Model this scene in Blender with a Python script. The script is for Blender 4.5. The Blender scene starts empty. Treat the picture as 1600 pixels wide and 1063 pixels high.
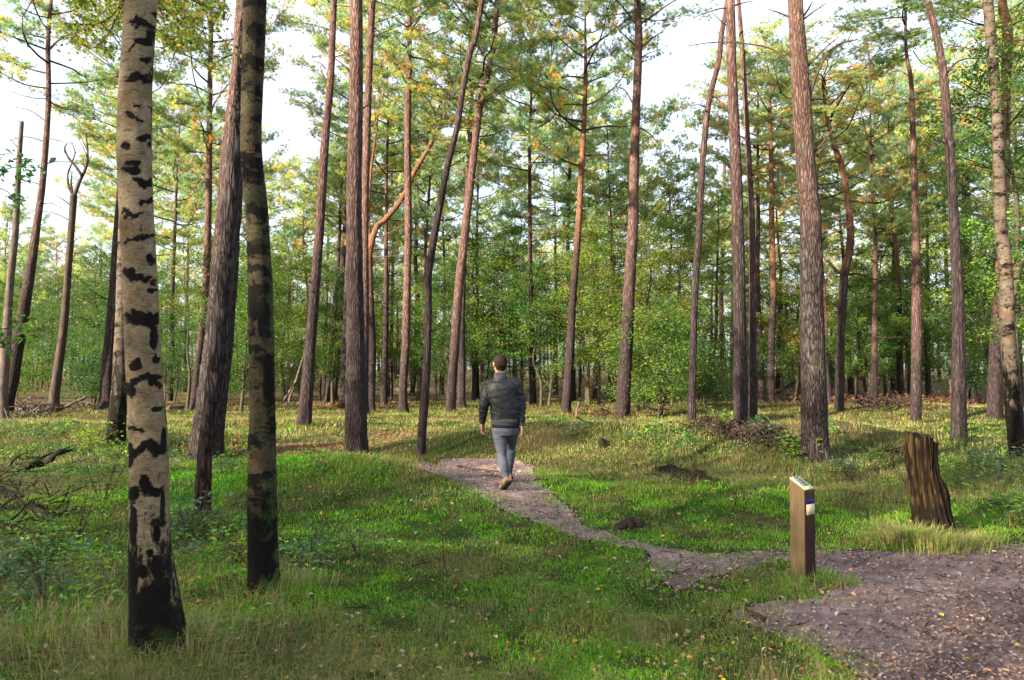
import bpy, math, random
import numpy as np
from mathutils import Vector, Matrix

# ------------------------------------------------------------------ camera, sky, sun, exposure
scene = bpy.context.scene
COL = scene.collection
R = math.radians
CAM_Z = 1.62
F = 1200.0                      # focal length in photo pixels (photo 1600 wide)
PITCH = math.atan(44.0 / F)
cam_d = bpy.data.cameras.new('camera')
cam_d.sensor_width = 36.0
cam_d.lens = 27.0
cam_d.clip_start = 0.05
cam_d.clip_end = 1500
cam_d.dof.use_dof = True
cam_d.dof.focus_distance = 10.5
cam_d.dof.aperture_fstop = 3.2
cam = bpy.data.objects.new('camera', cam_d)
COL.objects.link(cam)
cam.location = (0, 0, CAM_Z)
cam.rotation_euler = (math.pi / 2 + PITCH, 0, 0)
scene.camera = cam

SUN_EL = R(19)
TRAVEL = Vector((0.78, 0.62, 0)).normalized()          # where the light goes, seen from above
world = bpy.data.worlds.new("World")
scene.world = world
world.use_nodes = True
wn = world.node_tree
bg = wn.nodes['Background']
sky = wn.nodes.new('ShaderNodeTexSky')
sky.sky_type = 'NISHITA'
sky.sun_disc = False
sky.sun_elevation = SUN_EL
sky.sun_rotation = math.atan2(-TRAVEL.x, -TRAVEL.y)
sky.dust_density = 2.5
sky.air_density = 1.0
sky.ozone_density = 1.0
veil = wn.nodes.new('ShaderNodeMix'); veil.data_type = 'RGBA'          # thin bright cloud over the blue
wtc = wn.nodes.new('ShaderNodeTexCoord'); wnz = wn.nodes.new('ShaderNodeTexNoise'); wnz.inputs['Scale'].default_value = 2.2; wnz.inputs['Detail'].default_value = 5
wn.links.new(wtc.outputs['Generated'], wnz.inputs['Vector'])
wr = wn.nodes.new('ShaderNodeMapRange'); wn.links.new(wnz.outputs['Fac'], wr.inputs[0]); wr.inputs[1].default_value = .3; wr.inputs[2].default_value = .65; wr.inputs[3].default_value = .55; wr.inputs[4].default_value = .95
wn.links.new(wr.outputs[0], veil.inputs[0]); wn.links.new(sky.outputs[0], veil.inputs[6]); veil.inputs[7].default_value = (1.66, 1.72, 1.98, 1)
wn.links.new(veil.outputs[2], bg.inputs['Color'])
bg.inputs['Strength'].default_value = 0.15
sun_d = bpy.data.lights.new('sun', 'SUN')
sun_d.energy = 4.3
sun_d.angle = R(0.6)
sun_d.color = (1.0, 0.84, 0.64)
sun = bpy.data.objects.new('sun', sun_d)
COL.objects.link(sun)
sd = Vector((TRAVEL.x * math.cos(SUN_EL), TRAVEL.y * math.cos(SUN_EL), -math.sin(SUN_EL)))
sun.rotation_euler = sd.to_track_quat('-Z', 'Y').to_euler()
sun.location = (-20, -12, 30)
scene.view_settings.view_transform = 'Standard'
scene.view_settings.look = 'None'
scene.view_settings.gamma = 1.0
scene.view_settings.exposure = 2.36
scene.render.engine = 'CYCLES'
scene.cycles.max_bounces = 7
scene.cycles.diffuse_bounces = 4
scene.cycles.glossy_bounces = 2
scene.cycles.transmission_bounces = 3
scene.cycles.use_denoising = True

rng = np.random.default_rng(7)
random.seed(7)

# ------------------------------------------------------------------ projection helpers (photo pixel -> point in the place)
cp, sp = math.cos(PITCH), math.sin(PITCH)
def ray(px, py):
    dx = (px - 800.0) / F
    dz = (531.5 - py) / F
    y = cp - dz * sp
    z = sp + dz * cp
    return dx / y, z / y                 # x and z per metre of depth
def at(px, py, Y):
    a, b = ray(px, py)
    return Vector((a * Y, Y, CAM_Z + b * Y))

# ------------------------------------------------------------------ noise
def _hash(ix, iy, iz, seed):
    n = (ix.astype(np.int64) * 374761393 + iy.astype(np.int64) * 668265263 + iz.astype(np.int64) * 2147483647 + seed * 1274126177) & 0xFFFFFFFF
    n = ((n ^ (n >> 13)) * 1274126177) & 0xFFFFFFFF
    n = (n ^ (n >> 16)) & 0xFFFF
    return n / 65535.0
def vnoise(p, seed=0):
    p = np.asarray(p, float)
    i = np.floor(p); f = p - i
    u = f * f * (3 - 2 * f)
    r = 0
    for a in (0, 1):
        for b in (0, 1):
            for c in (0, 1):
                w = (u[:, 0] if a else 1 - u[:, 0]) * (u[:, 1] if b else 1 - u[:, 1]) * (u[:, 2] if c else 1 - u[:, 2])
                r = r + w * _hash(i[:, 0] + a, i[:, 1] + b, i[:, 2] + c, seed)
    return r
def noise2(x, y, s, seed=0, octaves=1):
    x = np.atleast_1d(np.asarray(x, float)); y = np.atleast_1d(np.asarray(y, float))
    r = 0; amp = 1; tot = 0
    for o in range(octaves):
        k = 2 ** o / s
        r = r + amp * vnoise(np.stack([x * k + 31.7, y * k + 11.3, np.zeros_like(x) + seed * 3.1 + o], 1), seed + o)
        tot += amp; amp *= 0.5
    return r / tot

# ------------------------------------------------------------------ the lie of the land
BUMPS = [  # x, y, sx, sy, height
    (4.8, 14.6, 2.8, 2.0, 0.72), (0.4, 15.2, 2.2, 1.3, 0.50), (-2.6, 10.3, 2.6, 1.2, 0.44), (-9.0, 15.5, 3.2, 1.8, 0.50),
    (-6.0, 21.0, 4.0, 2.2, 0.22), (9.5, 14.5, 3.0, 2.4, 0.16), (-3.4, 13.6, 1.9, 1.0, -0.20), (14.0, 27.0, 5, 3, 0.3),
    (2.2, 20.5, 3.0, 1.8, 0.12), (-5.2, 7.0, 1.8, 1.8, 0.14), (-4.6, 8.4, 0.9, 0.7, 0.12), (2.6, 9.9, 1.2, 1.0, 0.12),
]
PATH_READY = False
def poly_sd_cached(x, y):
    return poly_sd(x, y, PATH_W)
def height(x, y):
    x = np.asarray(x, float); y = np.asarray(y, float)
    sh = x.shape
    x = np.atleast_1d(x).ravel(); y = np.atleast_1d(y).ravel()
    h = np.zeros_like(x)
    for bx, by, sx, sy, a in BUMPS:
        h += a * np.exp(-((x - bx) / sx) ** 2 - ((y - by) / sy) ** 2)
    h += 0.12 * (noise2(x, y, 3.1, 3) - 0.5)
    onp = np.clip(poly_sd_cached(x, y) / .5, 0, 1) if PATH_READY else 1.0
    h += (0.15 * (noise2(x, y, 1.2, 5) - 0.5) + 0.09 * (noise2(x, y, .42, 6) - 0.5)) * onp
    far = np.clip((np.hypot(x, y) - 25) / 40, 0, 1)
    h += far * 0.9 * (noise2(x, y, 17, 8) - 0.45)
    # the trodden path lies a little lower and flatter
    return h.reshape(sh) if sh else float(h[0])
GY = 1.5 * 1.012 ** np.arange(400)
def ground_hit(px, py):
    a, b = ray(px, py)
    k = CAM_Z + b * GY <= height(a * GY, GY)
    i = int(np.argmax(k)) if k.any() else 399
    lo, hi = GY[max(0, i - 1)], GY[i]
    for _ in range(2):
        yy = np.linspace(lo, hi, 9); kk = CAM_Z + b * yy <= height(a * yy, yy)
        q = int(np.argmax(kk)) if kk.any() else 8
        lo, hi = yy[max(0, q - 1)], yy[q]
    Y = hi
    return Vector((a * Y, Y, height(a * Y, Y)))

# ------------------------------------------------------------------ mesh building
class MB:
    def __init__(s):
        s.v = []; s.n = 0; s.li = []; s.ls = []; s.mi = []; s.col = []; s.attr = []
    def add(s, v, faces, mi=0, col=None, attr=None):
        """v (n,3); faces: array (m,k)"""
        v = np.asarray(v, float).reshape(-1, 3)
        if not isinstance(faces, (list, tuple)) or (len(faces) and np.isscalar(faces[0][0])):
            faces = [np.asarray(faces, np.int64)]
        for f in faces:
            f = np.asarray(f, np.int64)
            if f.size == 0: continue
            s.li.append((f + s.n).ravel()); s.ls.append(np.full(len(f), f.shape[1])); s.mi.append(np.full(len(f), mi))
        s.v.append(v); s.n += len(v)
        c = np.ones((len(v), 3)) * 0.5 if col is None else np.broadcast_to(np.asarray(col, float), (len(v), 3))
        s.col.append(c)
        s.attr.append(np.zeros(len(v)) if attr is None else np.broadcast_to(np.asarray(attr, float), (len(v),)))
    def mesh(s, name, mats, smooth=True):
        me = bpy.data.meshes.new(name)
        v = np.concatenate(s.v); li = np.concatenate(s.li); ls = np.concatenate(s.ls); mi = np.concatenate(s.mi)
        me.vertices.add(len(v)); me.vertices.foreach_set('co', v.astype(np.float32).ravel())
        me.loops.add(len(li)); me.loops.foreach_set('vertex_index', li.astype(np.int32))
        me.polygons.add(len(ls))
        st = np.concatenate([[0], np.cumsum(ls)[:-1]])
        me.polygons.foreach_set('loop_start', st.astype(np.int32))
        me.polygons.foreach_set('material_index', mi.astype(np.int32))
        me.polygons.foreach_set('use_smooth', np.full(len(ls), smooth))
        ca = me.attributes.new('tint', 'FLOAT_COLOR', 'POINT')
        c = np.concatenate(s.col); c4 = np.ones((len(c), 4)); c4[:, :3] = c
        ca.data.foreach_set('color', c4.astype(np.float32).ravel())
        aa = me.attributes.new('mark', 'FLOAT', 'POINT')
        aa.data.foreach_set('value', np.concatenate(s.attr).astype(np.float32))
        for m in (mats if isinstance(mats, (list, tuple)) else [mats]): me.materials.append(m)
        me.update(calc_edges=True)
        return me
    def build(s, name, mats, parent=None, loc=None, smooth=True):
        o = bpy.data.objects.new(name, s.mesh(name, mats, smooth))
        COL.objects.link(o)
        if parent is not None: o.parent = parent
        if loc is not None: o.location = loc
        return o

def resample(pts, radii, m):
    """Catmull-Rom through points, evenly in arc length"""
    P = np.array([list(p) for p in pts], float); rr = np.array(radii, float)
    if len(P) == 2:
        t = np.linspace(0, 1, m)[:, None]
        return P[0] * (1 - t) + P[1] * t, rr[0] * (1 - t[:, 0]) + rr[1] * t[:, 0]
    Q = np.vstack([2 * P[0] - P[1], P, 2 * P[-1] - P[-2]]); q = np.concatenate([[rr[0]], rr, [rr[-1]]])
    out = []; ro = []
    K = 12
    for i in range(1, len(Q) - 2):
        for k in range(K):
            t = k / K
            a, b, c, d = Q[i - 1], Q[i], Q[i + 1], Q[i + 2]
            out.append(0.5 * (2 * b + (c - a) * t + (2 * a - 5 * b + 4 * c - d) * t * t + (3 * b - a - 3 * c + d) * t ** 3))
            ro.append(q[i] * (1 - t) + q[i + 1] * t)
    out.append(P[-1]); ro.append(rr[-1])
    out = np.array(out); ro = np.array(ro)
    L = np.concatenate([[0], np.cumsum(np.linalg.norm(np.diff(out, axis=0), axis=1))])
    t = np.linspace(0, L[-1], m)
    return np.stack([np.interp(t, L, out[:, k]) for k in range(3)], 1), np.interp(t, L, ro)

def tube_arrays(P, rad, seg=8, rough=0.0, nscale=6.0, seed=0, zst=0.4, lobes=0.0):
    P = np.asarray(P, float); n = len(P)
    T = np.gradient(P, axis=0); T /= np.linalg.norm(T, axis=1)[:, None] + 1e-9
    ref = np.array([0, 1, 0.0]) if abs(T[0][1]) < 0.9 else np.array([1, 0, 0.0])
    N = np.zeros_like(P); prev = ref
    for i in range(n):
        v = prev - T[i] * np.dot(prev, T[i]); v /= np.linalg.norm(v) + 1e-9
        N[i] = v; prev = v
    B = np.cross(T, N)
    a = np.linspace(0, 2 * np.pi, seg, endpoint=False)
    rr = np.broadcast_to(np.asarray(rad, float)[:, None], (n, seg)).copy()
    D = np.cos(a)[None, :, None] * N[:, None, :] + np.sin(a)[None, :, None] * B[:, None, :]
    if rough > 0:
        q = P[:, None, :] + D * rr[:, :, None]
        qq = q.reshape(-1, 3) * np.array([nscale, nscale, nscale * zst])
        nz = (vnoise(qq, seed) - 0.5) + 0.5 * (vnoise(qq * 2.3, seed + 1) - 0.5)
        rr *= 1 + rough * nz.reshape(n, seg)
    if np.ndim(lobes) or lobes > 0:
        lb = np.broadcast_to(np.asarray(lobes, float), (n,))[:, None]
        rr *= 1 + lb * (0.6 * np.sin(a * 3 + seed)[None] + 0.4 * np.sin(a * 5 + seed * 2)[None])
    V = (P[:, None, :] + D * rr[:, :, None]).reshape(-1, 3)
    i = np.arange(n - 1)[:, None] * seg; j = np.arange(seg)[None]; jn = (j + 1) % seg
    F4 = np.stack([i + j, i + jn, i + seg + jn, i + seg + j], -1).reshape(-1, 4)
    return V, F4
def add_tube(mb, pts, radii, seg=8, m=None, mi=0, col=None, cap=True, attr=None, **kw):
    if m is None: m = max(3, len(pts) * 3)
    P, r = resample(pts, radii, m)
    V, F4 = tube_arrays(P, r, seg, **kw)
    fs = [F4]
    if cap:
        V = np.vstack([V, P[0], P[-1]]); n = len(V)
        j = np.arange(seg); jn = (j + 1) % seg
        fs.append(np.stack([np.full(seg, n - 2), jn, j], 1))
        o = (m - 1) * seg
        fs.append(np.stack([np.full(seg, n - 1), o + j, o + jn], 1))
    mb.add(V, fs, mi, col, attr)
    return P, r

def prep_dirs(n, r=rng, up=0.0):
    d = r.normal(size=(n, 3)); d[:, 2] += up
    return d / (np.linalg.norm(d, axis=1)[:, None] + 1e-9)
def add_needles(mb, C, Dr, k, L, W, cols, r, mi=1):
    """k thin faces fanning from each centre"""
    M = len(C)
    c = np.repeat(C, k, 0); d = np.repeat(Dr, k, 0) * 0.75 + r.normal(size=(M * k, 3)) * 0.62
    d /= np.linalg.norm(d, axis=1)[:, None]
    l = L * r.uniform(0.6, 1.15, M * k)[:, None]
    s = np.cross(d, r.normal(size=(M * k, 3))); s /= np.linalg.norm(s, axis=1)[:, None] + 1e-9
    w = W * r.uniform(0.7, 1.3, M * k)[:, None]
    V = np.stack([c - s * w * .5 + d * l * .05, c + s * w * .5 + d * l * .05, c + d * l], 1).reshape(-1, 3)
    fa = np.arange(M * k * 3).reshape(-1, 3)
    cc = np.repeat(np.repeat(cols, k, 0), 3, 0)
    mb.add(V, fa, mi, cc)
def add_leaves(mb, C, size, cols, r, flat=0.6, mi=1, asp=0.55, nrm=None):
    """pointed folded leaves: 2 quads sharing a midrib would cost more, so one kite each"""
    M = len(C)
    if nrm is None:
        nrm = r.normal(size=(M, 3)); nrm[:, 2] = np.abs(nrm[:, 2]) + flat * 2
    nrm = nrm / np.linalg.norm(nrm, axis=1)[:, None]
    a = np.cross(nrm, r.normal(size=(M, 3))); a /= np.linalg.norm(a, axis=1)[:, None] + 1e-9
    b = np.cross(nrm, a)
    l = (np.asarray(size) * r.uniform(0.65, 1.25, M))[:, None]
    w = l * asp
    V = np.stack([C - a * l * .5, C + b * w * .5 - a * l * .05 + nrm * l * .1, C + a * l * .55 - nrm * l * .08, C - b * w * .5 - a * l * .05 + nrm * l * .1], 1).reshape(-1, 3)
    mb.add(V, np.arange(M * 4).reshape(-1, 4), mi, np.repeat(cols, 4, 0))

# ------------------------------------------------------------------ objects, labels
def tag(o, label=None, cat=None, group=None, kind=None):
    if label: o['label'] = label
    if cat: o['category'] = cat
    if group: o['group'] = group
    if kind: o['kind'] = kind
    return o
def thing(name, label, cat, loc=(0, 0, 0), group=None):
    o = bpy.data.objects.new(name, None)
    o.empty_display_size = 0.2
    COL.objects.link(o); o.location = loc
    return tag(o, label, cat, group)
def dup(root, loc, rz=0.0, s=1.0, label=None, group=None, sz=None):
    r = root.copy(); COL.objects.link(r)
    r.location = loc; r.rotation_euler = (0, 0, rz); r.scale = (s, s, sz or s)
    if label: r['label'] = label
    if group: r['group'] = group
    for ch in list(root.children):
        c = ch.copy(); COL.objects.link(c); c.parent = r
    return r

# ------------------------------------------------------------------ materials
def nodes(name):
    m = bpy.data.materials.new(name); m.use_nodes = True
    nt = m.node_tree; b = nt.nodes['Principled BSDF']
    b.inputs['Specular IOR Level'].default_value = 0.12
    return m, nt, b
def N(nt, t, **kw):
    n = nt.nodes.new(t)
    for k, v in kw.items():
        if k.startswith('i_'): n.inputs[k[2:].replace('_', ' ')].default_value = v
        else: setattr(n, k, v)
    return n
def ramp(nt, fac, stops):
    r = nt.nodes.new('ShaderNodeValToRGB')
    e = r.color_ramp.elements
    while len(e) < len(stops): e.new(0.5)
    for i, (p, c) in enumerate(stops):
        e[i].position = p
        e[i].color = (c[0], c[1], c[2], 1) if not np.isscalar(c) else (c, c, c, 1)
    nt.links.new(fac, r.inputs[0]); return r.outputs[0]
def mixc(nt, fac, a, b, mode='MIX'):
    m = nt.nodes.new('ShaderNodeMix'); m.data_type = 'RGBA'; m.blend_type = mode
    for s, v in ((m.inputs[0], fac), (m.inputs[6], a), (m.inputs[7], b)):
        if hasattr(v, 'is_linked'): nt.links.new(v, s)
        elif np.isscalar(v): s.default_value = v
        else: s.default_value = (*v, 1)
    return m.outputs[2]
def math_(nt, op, a, b=None, clamp=False):
    m = nt.nodes.new('ShaderNodeMath'); m.operation = op; m.use_clamp = clamp
    for i, v in enumerate((a, b)):
        if v is None: continue
        if hasattr(v, 'is_linked'): nt.links.new(v, m.inputs[i])
        else: m.inputs[i].default_value = v
    return m.outputs[0]
def coords(nt, scale=(1, 1, 1), kind='Object'):
    tc = nt.nodes.new('ShaderNodeTexCoord'); mp = nt.nodes.new('ShaderNodeMapping')
    nt.links.new(tc.outputs[kind], mp.inputs[0]); mp.inputs['Scale'].default_value = scale
    return mp.outputs[0]
def noise_t(nt, vec, scale, detail=4, rough=0.6, dist=0.0):
    n = nt.nodes.new('ShaderNodeTexNoise'); nt.links.new(vec, n.inputs['Vector'])
    n.inputs['Scale'].default_value = scale; n.inputs['Detail'].default_value = detail
    n.inputs['Roughness'].default_value = rough; n.inputs['Distortion'].default_value = dist
    return n.outputs['Fac']
def bump(nt, b, h, strength=0.5, dist=0.02):
    n = nt.nodes.new('ShaderNodeBump'); nt.links.new(h, n.inputs['Height'])
    n.inputs['Strength'].default_value = strength; n.inputs['Distance'].default_value = dist
    nt.links.new(n.outputs[0], b.inputs['Normal'])

def leaf_material(name, trans=0.35, rough=0.55, vary=0.25, bright=1.0):
    m, nt, b = nodes(name)
    at_ = N(nt, 'ShaderNodeAttribute', attribute_name='tint')
    oi = nt.nodes.new('ShaderNodeObjectInfo')
    v = math_(nt, 'MULTIPLY_ADD', oi.outputs['Random'], vary)
    v.node.inputs[2].default_value = bright * (1 - vary / 2)
    hs = nt.nodes.new('ShaderNodeHueSaturation')
    if vary > 0:
        hv = math_(nt, 'MULTIPLY_ADD', math_(nt, 'FRACT', math_(nt, 'MULTIPLY', oi.outputs['Random'], 7.3)), .028); hv.node.inputs[2].default_value = .484
        nt.links.new(hv, hs.inputs['Hue'])
    nt.links.new(at_.outputs['Color'], hs.inputs['Color']); nt.links.new(v, hs.inputs['Value'])
    b.inputs['Roughness'].default_value = rough
    nt.links.new(hs.outputs[0], b.inputs['Base Color'])
    tr = nt.nodes.new('ShaderNodeBsdfTranslucent')
    nt.links.new(mixc(nt, 1.0, hs.outputs[0], (1.25, 1.3, 0.7), 'MULTIPLY'), tr.inputs['Color'])
    ms = nt.nodes.new('ShaderNodeMixShader'); ms.inputs[0].default_value = trans
    nt.links.new(b.outputs[0], ms.inputs[1]); nt.links.new(tr.outputs[0], ms.inputs[2])
    nt.links.new(ms.outputs[0], nt.nodes['Material Output'].inputs['Surface'])
    return m
M_NEEDLE = leaf_material('pine_needles', 0.48, 0.5, 0.4, 2.6)
M_LEAF = leaf_material('broad_leaves', 0.42, 0.45, 0.4, .86)
M_GRASS = leaf_material('grass_blades', 0.3, 0.55, 0.0)
M_LITTER = leaf_material('dead_leaves', 0.15, 0.6, 0.0)

def pine_bark(name, low_dark=(0.018, 0.013, 0.014), low_light=(0.053, 0.039, 0.041), hi_dark=(0.055, 0.030, 0.027), hi_light=(0.200, 0.122, 0.106), zmix=(3.5, 8.5), scale=1.0, moss=0.0):
    m, nt, b = nodes(name)
    c = coords(nt, (1, 1, 0.17))
    c1 = coords(nt, (1, 1, 1))
    warp = nt.nodes.new('ShaderNodeTexNoise'); warp.inputs['Scale'].default_value = 9; warp.inputs['Detail'].default_value = 3
    nt.links.new(c, warp.inputs['Vector'])
    va = nt.nodes.new('ShaderNodeVectorMath'); va.operation = 'MULTIPLY_ADD'
    nt.links.new(warp.outputs['Color'], va.inputs[0]); va.inputs[1].default_value = (0.16, 0.16, 0.16); nt.links.new(c, va.inputs[2])
    vo = nt.nodes.new('ShaderNodeTexVoronoi'); vo.feature = 'DISTANCE_TO_EDGE'; vo.inputs['Scale'].default_value = 22 * scale
    nt.links.new(va.outputs[0], vo.inputs['Vector'])
    plate = ramp(nt, vo.outputs['Distance'], [(0.0, 0.0), (0.14, 0.45), (0.42, 1.0)])
    vc = nt.nodes.new('ShaderNodeTexVoronoi'); vc.inputs['Scale'].default_value = 22 * scale
    nt.links.new(va.outputs[0], vc.inputs['Vector'])
    fine = noise_t(nt, c, 60, 5, 0.7)
    low = mixc(nt, plate, low_dark, low_light)
    hi = mixc(nt, plate, hi_dark, hi_light)
    sx = nt.nodes.new('ShaderNodeSeparateXYZ'); nt.links.new(c1, sx.inputs[0])
    big = noise_t(nt, c1, 0.9, 3, 0.6)
    oi = nt.nodes.new('ShaderNodeObjectInfo')
    z = math_(nt, 'ADD', sx.outputs['Z'], math_(nt, 'MULTIPLY', math_(nt, 'SUBTRACT', big, 0.5), 5.0))
    z = math_(nt, 'ADD', z, math_(nt, 'MULTIPLY', math_(nt, 'SUBTRACT', oi.outputs['Random'], 0.5), 3.0))
    mr = nt.nodes.new('ShaderNodeMapRange'); nt.links.new(z, mr.inputs[0])
    mr.inputs[1].default_value = zmix[0]; mr.inputs[2].default_value = zmix[1]
    col = mixc(nt, mr.outputs[0], low, hi)
    tone = ramp(nt, vc.outputs['Color'], [(0.0, 0.72), (1.0, 1.25)])
    col = mixc(nt, 1.0, col, tone, 'MULTIPLY')
    ft = ramp(nt, fine, [(0.3, 0.35), (0.7, 1.6)])
    col = mixc(nt, 1.0, col, ft, 'MULTIPLY')
    lich = ramp(nt, noise_t(nt, c1, 3.2, 7, 0.8), [(0.52, 0.0), (0.66, 1.0)])
    col = mixc(nt, math_(nt, 'MULTIPLY', lich, 0.25 + moss), col, mixc(nt, fine, (0.03, 0.035, 0.025), (0.14, 0.155, 0.105)))
    nt.links.new(col, b.inputs['Base Color'])
    b.inputs['Roughness'].default_value = 0.85
    hgt = math_(nt, 'ADD', plate, math_(nt, 'MULTIPLY', fine, 0.5))
    bump(nt, b, hgt, 0.9, 0.018)
    return m
M_PINE = pine_bark('pine_bark')
M_PINE_RED = pine_bark('red_pine_bark', zmix=(1.0, 5.0))
M_PINE_DARK = pine_bark('dark_pine_bark', (0.018, 0.014, 0.014), (0.065, 0.050, 0.052), (0.05, 0.03, 0.026), (0.16, 0.10, 0.08), (5, 12), 1.0, 0.1)
M_PINE_BIG = pine_bark('old_pine_bark', (0.007, 0.005, 0.005), (0.074, 0.060, 0.059), (0.04, 0.022, 0.019), (0.18, 0.11, 0.088), (4.2, 7.5), 1.35, 0.15)

def birch_bark(name, pale=(0.31, 0.25, 0.16), pale2=(0.16, 0.115, 0.062), moss=0.3, dark_amt=0.0, auto=0.0, fis=0.9):
    m, nt, b = nodes(name)
    c = coords(nt, (1, 1, 1)); cs = coords(nt, (1, 1, 3.2)); cv = coords(nt, (1, 1, 0.35))
    mk = N(nt, 'ShaderNodeAttribute', attribute_name='mark')
    mott = noise_t(nt, c, 6, 6, 0.7)
    base = mixc(nt, ramp(nt, mott, [(0.35, 0.0), (0.65, 1.0)]), pale2, pale)
    fine = noise_t(nt, cs, 45, 4, 0.7)
    base = mixc(nt, 1.0, base, ramp(nt, fine, [(0.32, 0.55), (0.68, 1.25)]), 'MULTIPLY')
    rust = ramp(nt, noise_t(nt, coords(nt, (1, 1, .8)), 3.1, 6, .75), [(.50, 0.0), (.66, .75)])
    base = mixc(nt, rust, base, (0.11, 0.06, 0.03))
    # lenticels: short horizontal dashes
    len_ = ramp(nt, noise_t(nt, coords(nt, (1, 1, 6)), 14, 4, 0.7), [(0.56, 0.0), (0.62, 1.0)])
    base = mixc(nt, math_(nt, 'MULTIPLY', len_, 0.75), base, (0.05, 0.035, 0.025))
    edge = noise_t(nt, coords(nt, (1, 1, 2.6)), 19, 8, 0.85, .9)
    f = math_(nt, 'ADD', mk.outputs['Fac'], math_(nt, 'MULTIPLY', math_(nt, 'SUBTRACT', edge, 0.5), 2.3))
    if auto > 0:
        au = noise_t(nt, coords(nt, (1, 1, 2.2)), 3.3, 4, 0.65)
        f = math_(nt, 'ADD', f, math_(nt, 'MULTIPLY', math_(nt, 'SUBTRACT', au, 0.5), auto * 4))
    sx = nt.nodes.new('ShaderNodeSeparateXYZ'); nt.links.new(c, sx.inputs[0])
    # rugged black foot of the trunk
    ft = nt.nodes.new('ShaderNodeMapRange'); nt.links.new(sx.outputs['Z'], ft.inputs[0])
    ft.inputs[1].default_value = 1.25 * fis; ft.inputs[2].default_value = 0.0; ft.inputs[3].default_value = -0.25; ft.inputs[4].default_value = 0.85
    vert = noise_t(nt, cv, 14, 7, 0.78, .5)
    g = math_(nt, 'ADD', ft.outputs[0], math_(nt, 'MULTIPLY', math_(nt, 'SUBTRACT', vert, 0.47), 3.4))
    f = math_(nt, 'MAXIMUM', f, g)
    f = math_(nt, 'ADD', f, dark_amt)
    mask = ramp(nt, f, [(0.42, 0.0), (0.50, .75), (0.64, 1.0)])
    blk = mixc(nt, vert, (0.001, 0.001, 0.0009), (0.009, 0.007, 0.0055))
    col = mixc(nt, mask, base, blk)
    ms = ramp(nt, noise_t(nt, c, 4.5, 5, 0.7), [(0.5, 0.0), (0.62, 1.0)])
    sidem = nt.nodes.new('ShaderNodeMapRange'); nt.links.new(sx.outputs['X'], sidem.inputs[0])
    sidem.inputs[1].default_value = -0.02; sidem.inputs[2].default_value = 0.12
    mz = nt.nodes.new('ShaderNodeMapRange'); nt.links.new(sx.outputs['Z'], mz.inputs[0])
    mz.inputs[1].default_value = 2.6; mz.inputs[2].default_value = 0.2; mz.inputs[3].default_value = 0.25; mz.inputs[4].default_value = 1.0
    mf = math_(nt, 'MULTIPLY', math_(nt, 'MULTIPLY', ms, sidem.outputs[0]), math_(nt, 'MULTIPLY', mz.outputs[0], moss * 2), True)
    col = mixc(nt, mf, col, (0.045, 0.075, 0.02))
    nt.links.new(col, b.inputs['Base Color'])
    b.inputs['Roughness'].default_value = 0.75
    h = math_(nt, 'SUBTRACT', math_(nt, 'MULTIPLY', fine, 0.35), math_(nt, 'MULTIPLY', mask, math_(nt, 'ADD', 0.2, vert)))
    bump(nt, b, h, 1.0, 0.025)
    return m
M_BIRCH = birch_bark('birch_bark')
M_BIRCH_DARK = birch_bark('mossy_birch_bark', (0.066, 0.056, 0.030), (0.016, 0.020, 0.010), 1.3, 0.26, 0.70, 0.7)
M_BIRCH_GREY = birch_bark('grey_birch_bark', (0.155, 0.130, 0.100), (0.045, 0.036, 0.028), 0.25, 0.22, 0.65, 1.6)

def simple(name, col, rough=0.7, var=0.3, scale=8, stretch=(1, 1, 1), bump_s=0.4, bd=0.01, col2=None, spec=0.12):
    m, nt, b = nodes(name)
    c = coords(nt, stretch)
    n = noise_t(nt, c, scale, 6, 0.65)
    c2 = col2 or tuple(x * (1 - var) for x in col)
    nt.links.new(mixc(nt, ramp(nt, n, [(0.3, 0.0), (0.7, 1.0)]), c2, col), b.inputs['Base Color'])
    b.inputs['Roughness'].default_value = rough
    b.inputs['Specular IOR Level'].default_value = spec
    bump(nt, b, noise_t(nt, c, scale * 2.5, 5, 0.65), bump_s, bd)
    return m
M_BARKTWIG = simple('twig_bark', (0.075, 0.055, 0.038), 0.85, 0.55, 20, (1, 1, 0.4))
M_OAKBARK = simple('oak_bark', (0.085, 0.072, 0.052), 0.9, 0.6, 14, (1, 1, 0.3), 0.8, 0.02)
M_DEAD = simple('dead_wood', (0.15, 0.12, 0.105), 0.85, 0.75, 14, (1, 1, 0.25), 0.6)
M_ROT = simple('rotten_wood', (0.06, 0.028, 0.02), 0.9, 0.85, 11, (1, 1, 0.22), 1.0, 0.03, (0.022, 0.014, 0.012))
M_BRUSH = simple('brushwood', (0.050, 0.033, 0.027), 0.9, 0.6, 9, (1, 1, 1), 0.5)
M_LOGDARK = simple('mossy_log', (0.024, 0.017, 0.014), 0.9, 0.6, 9, (1, 1, 1), 1.0, 0.03, (0.014, 0.018, 0.007))

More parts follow.
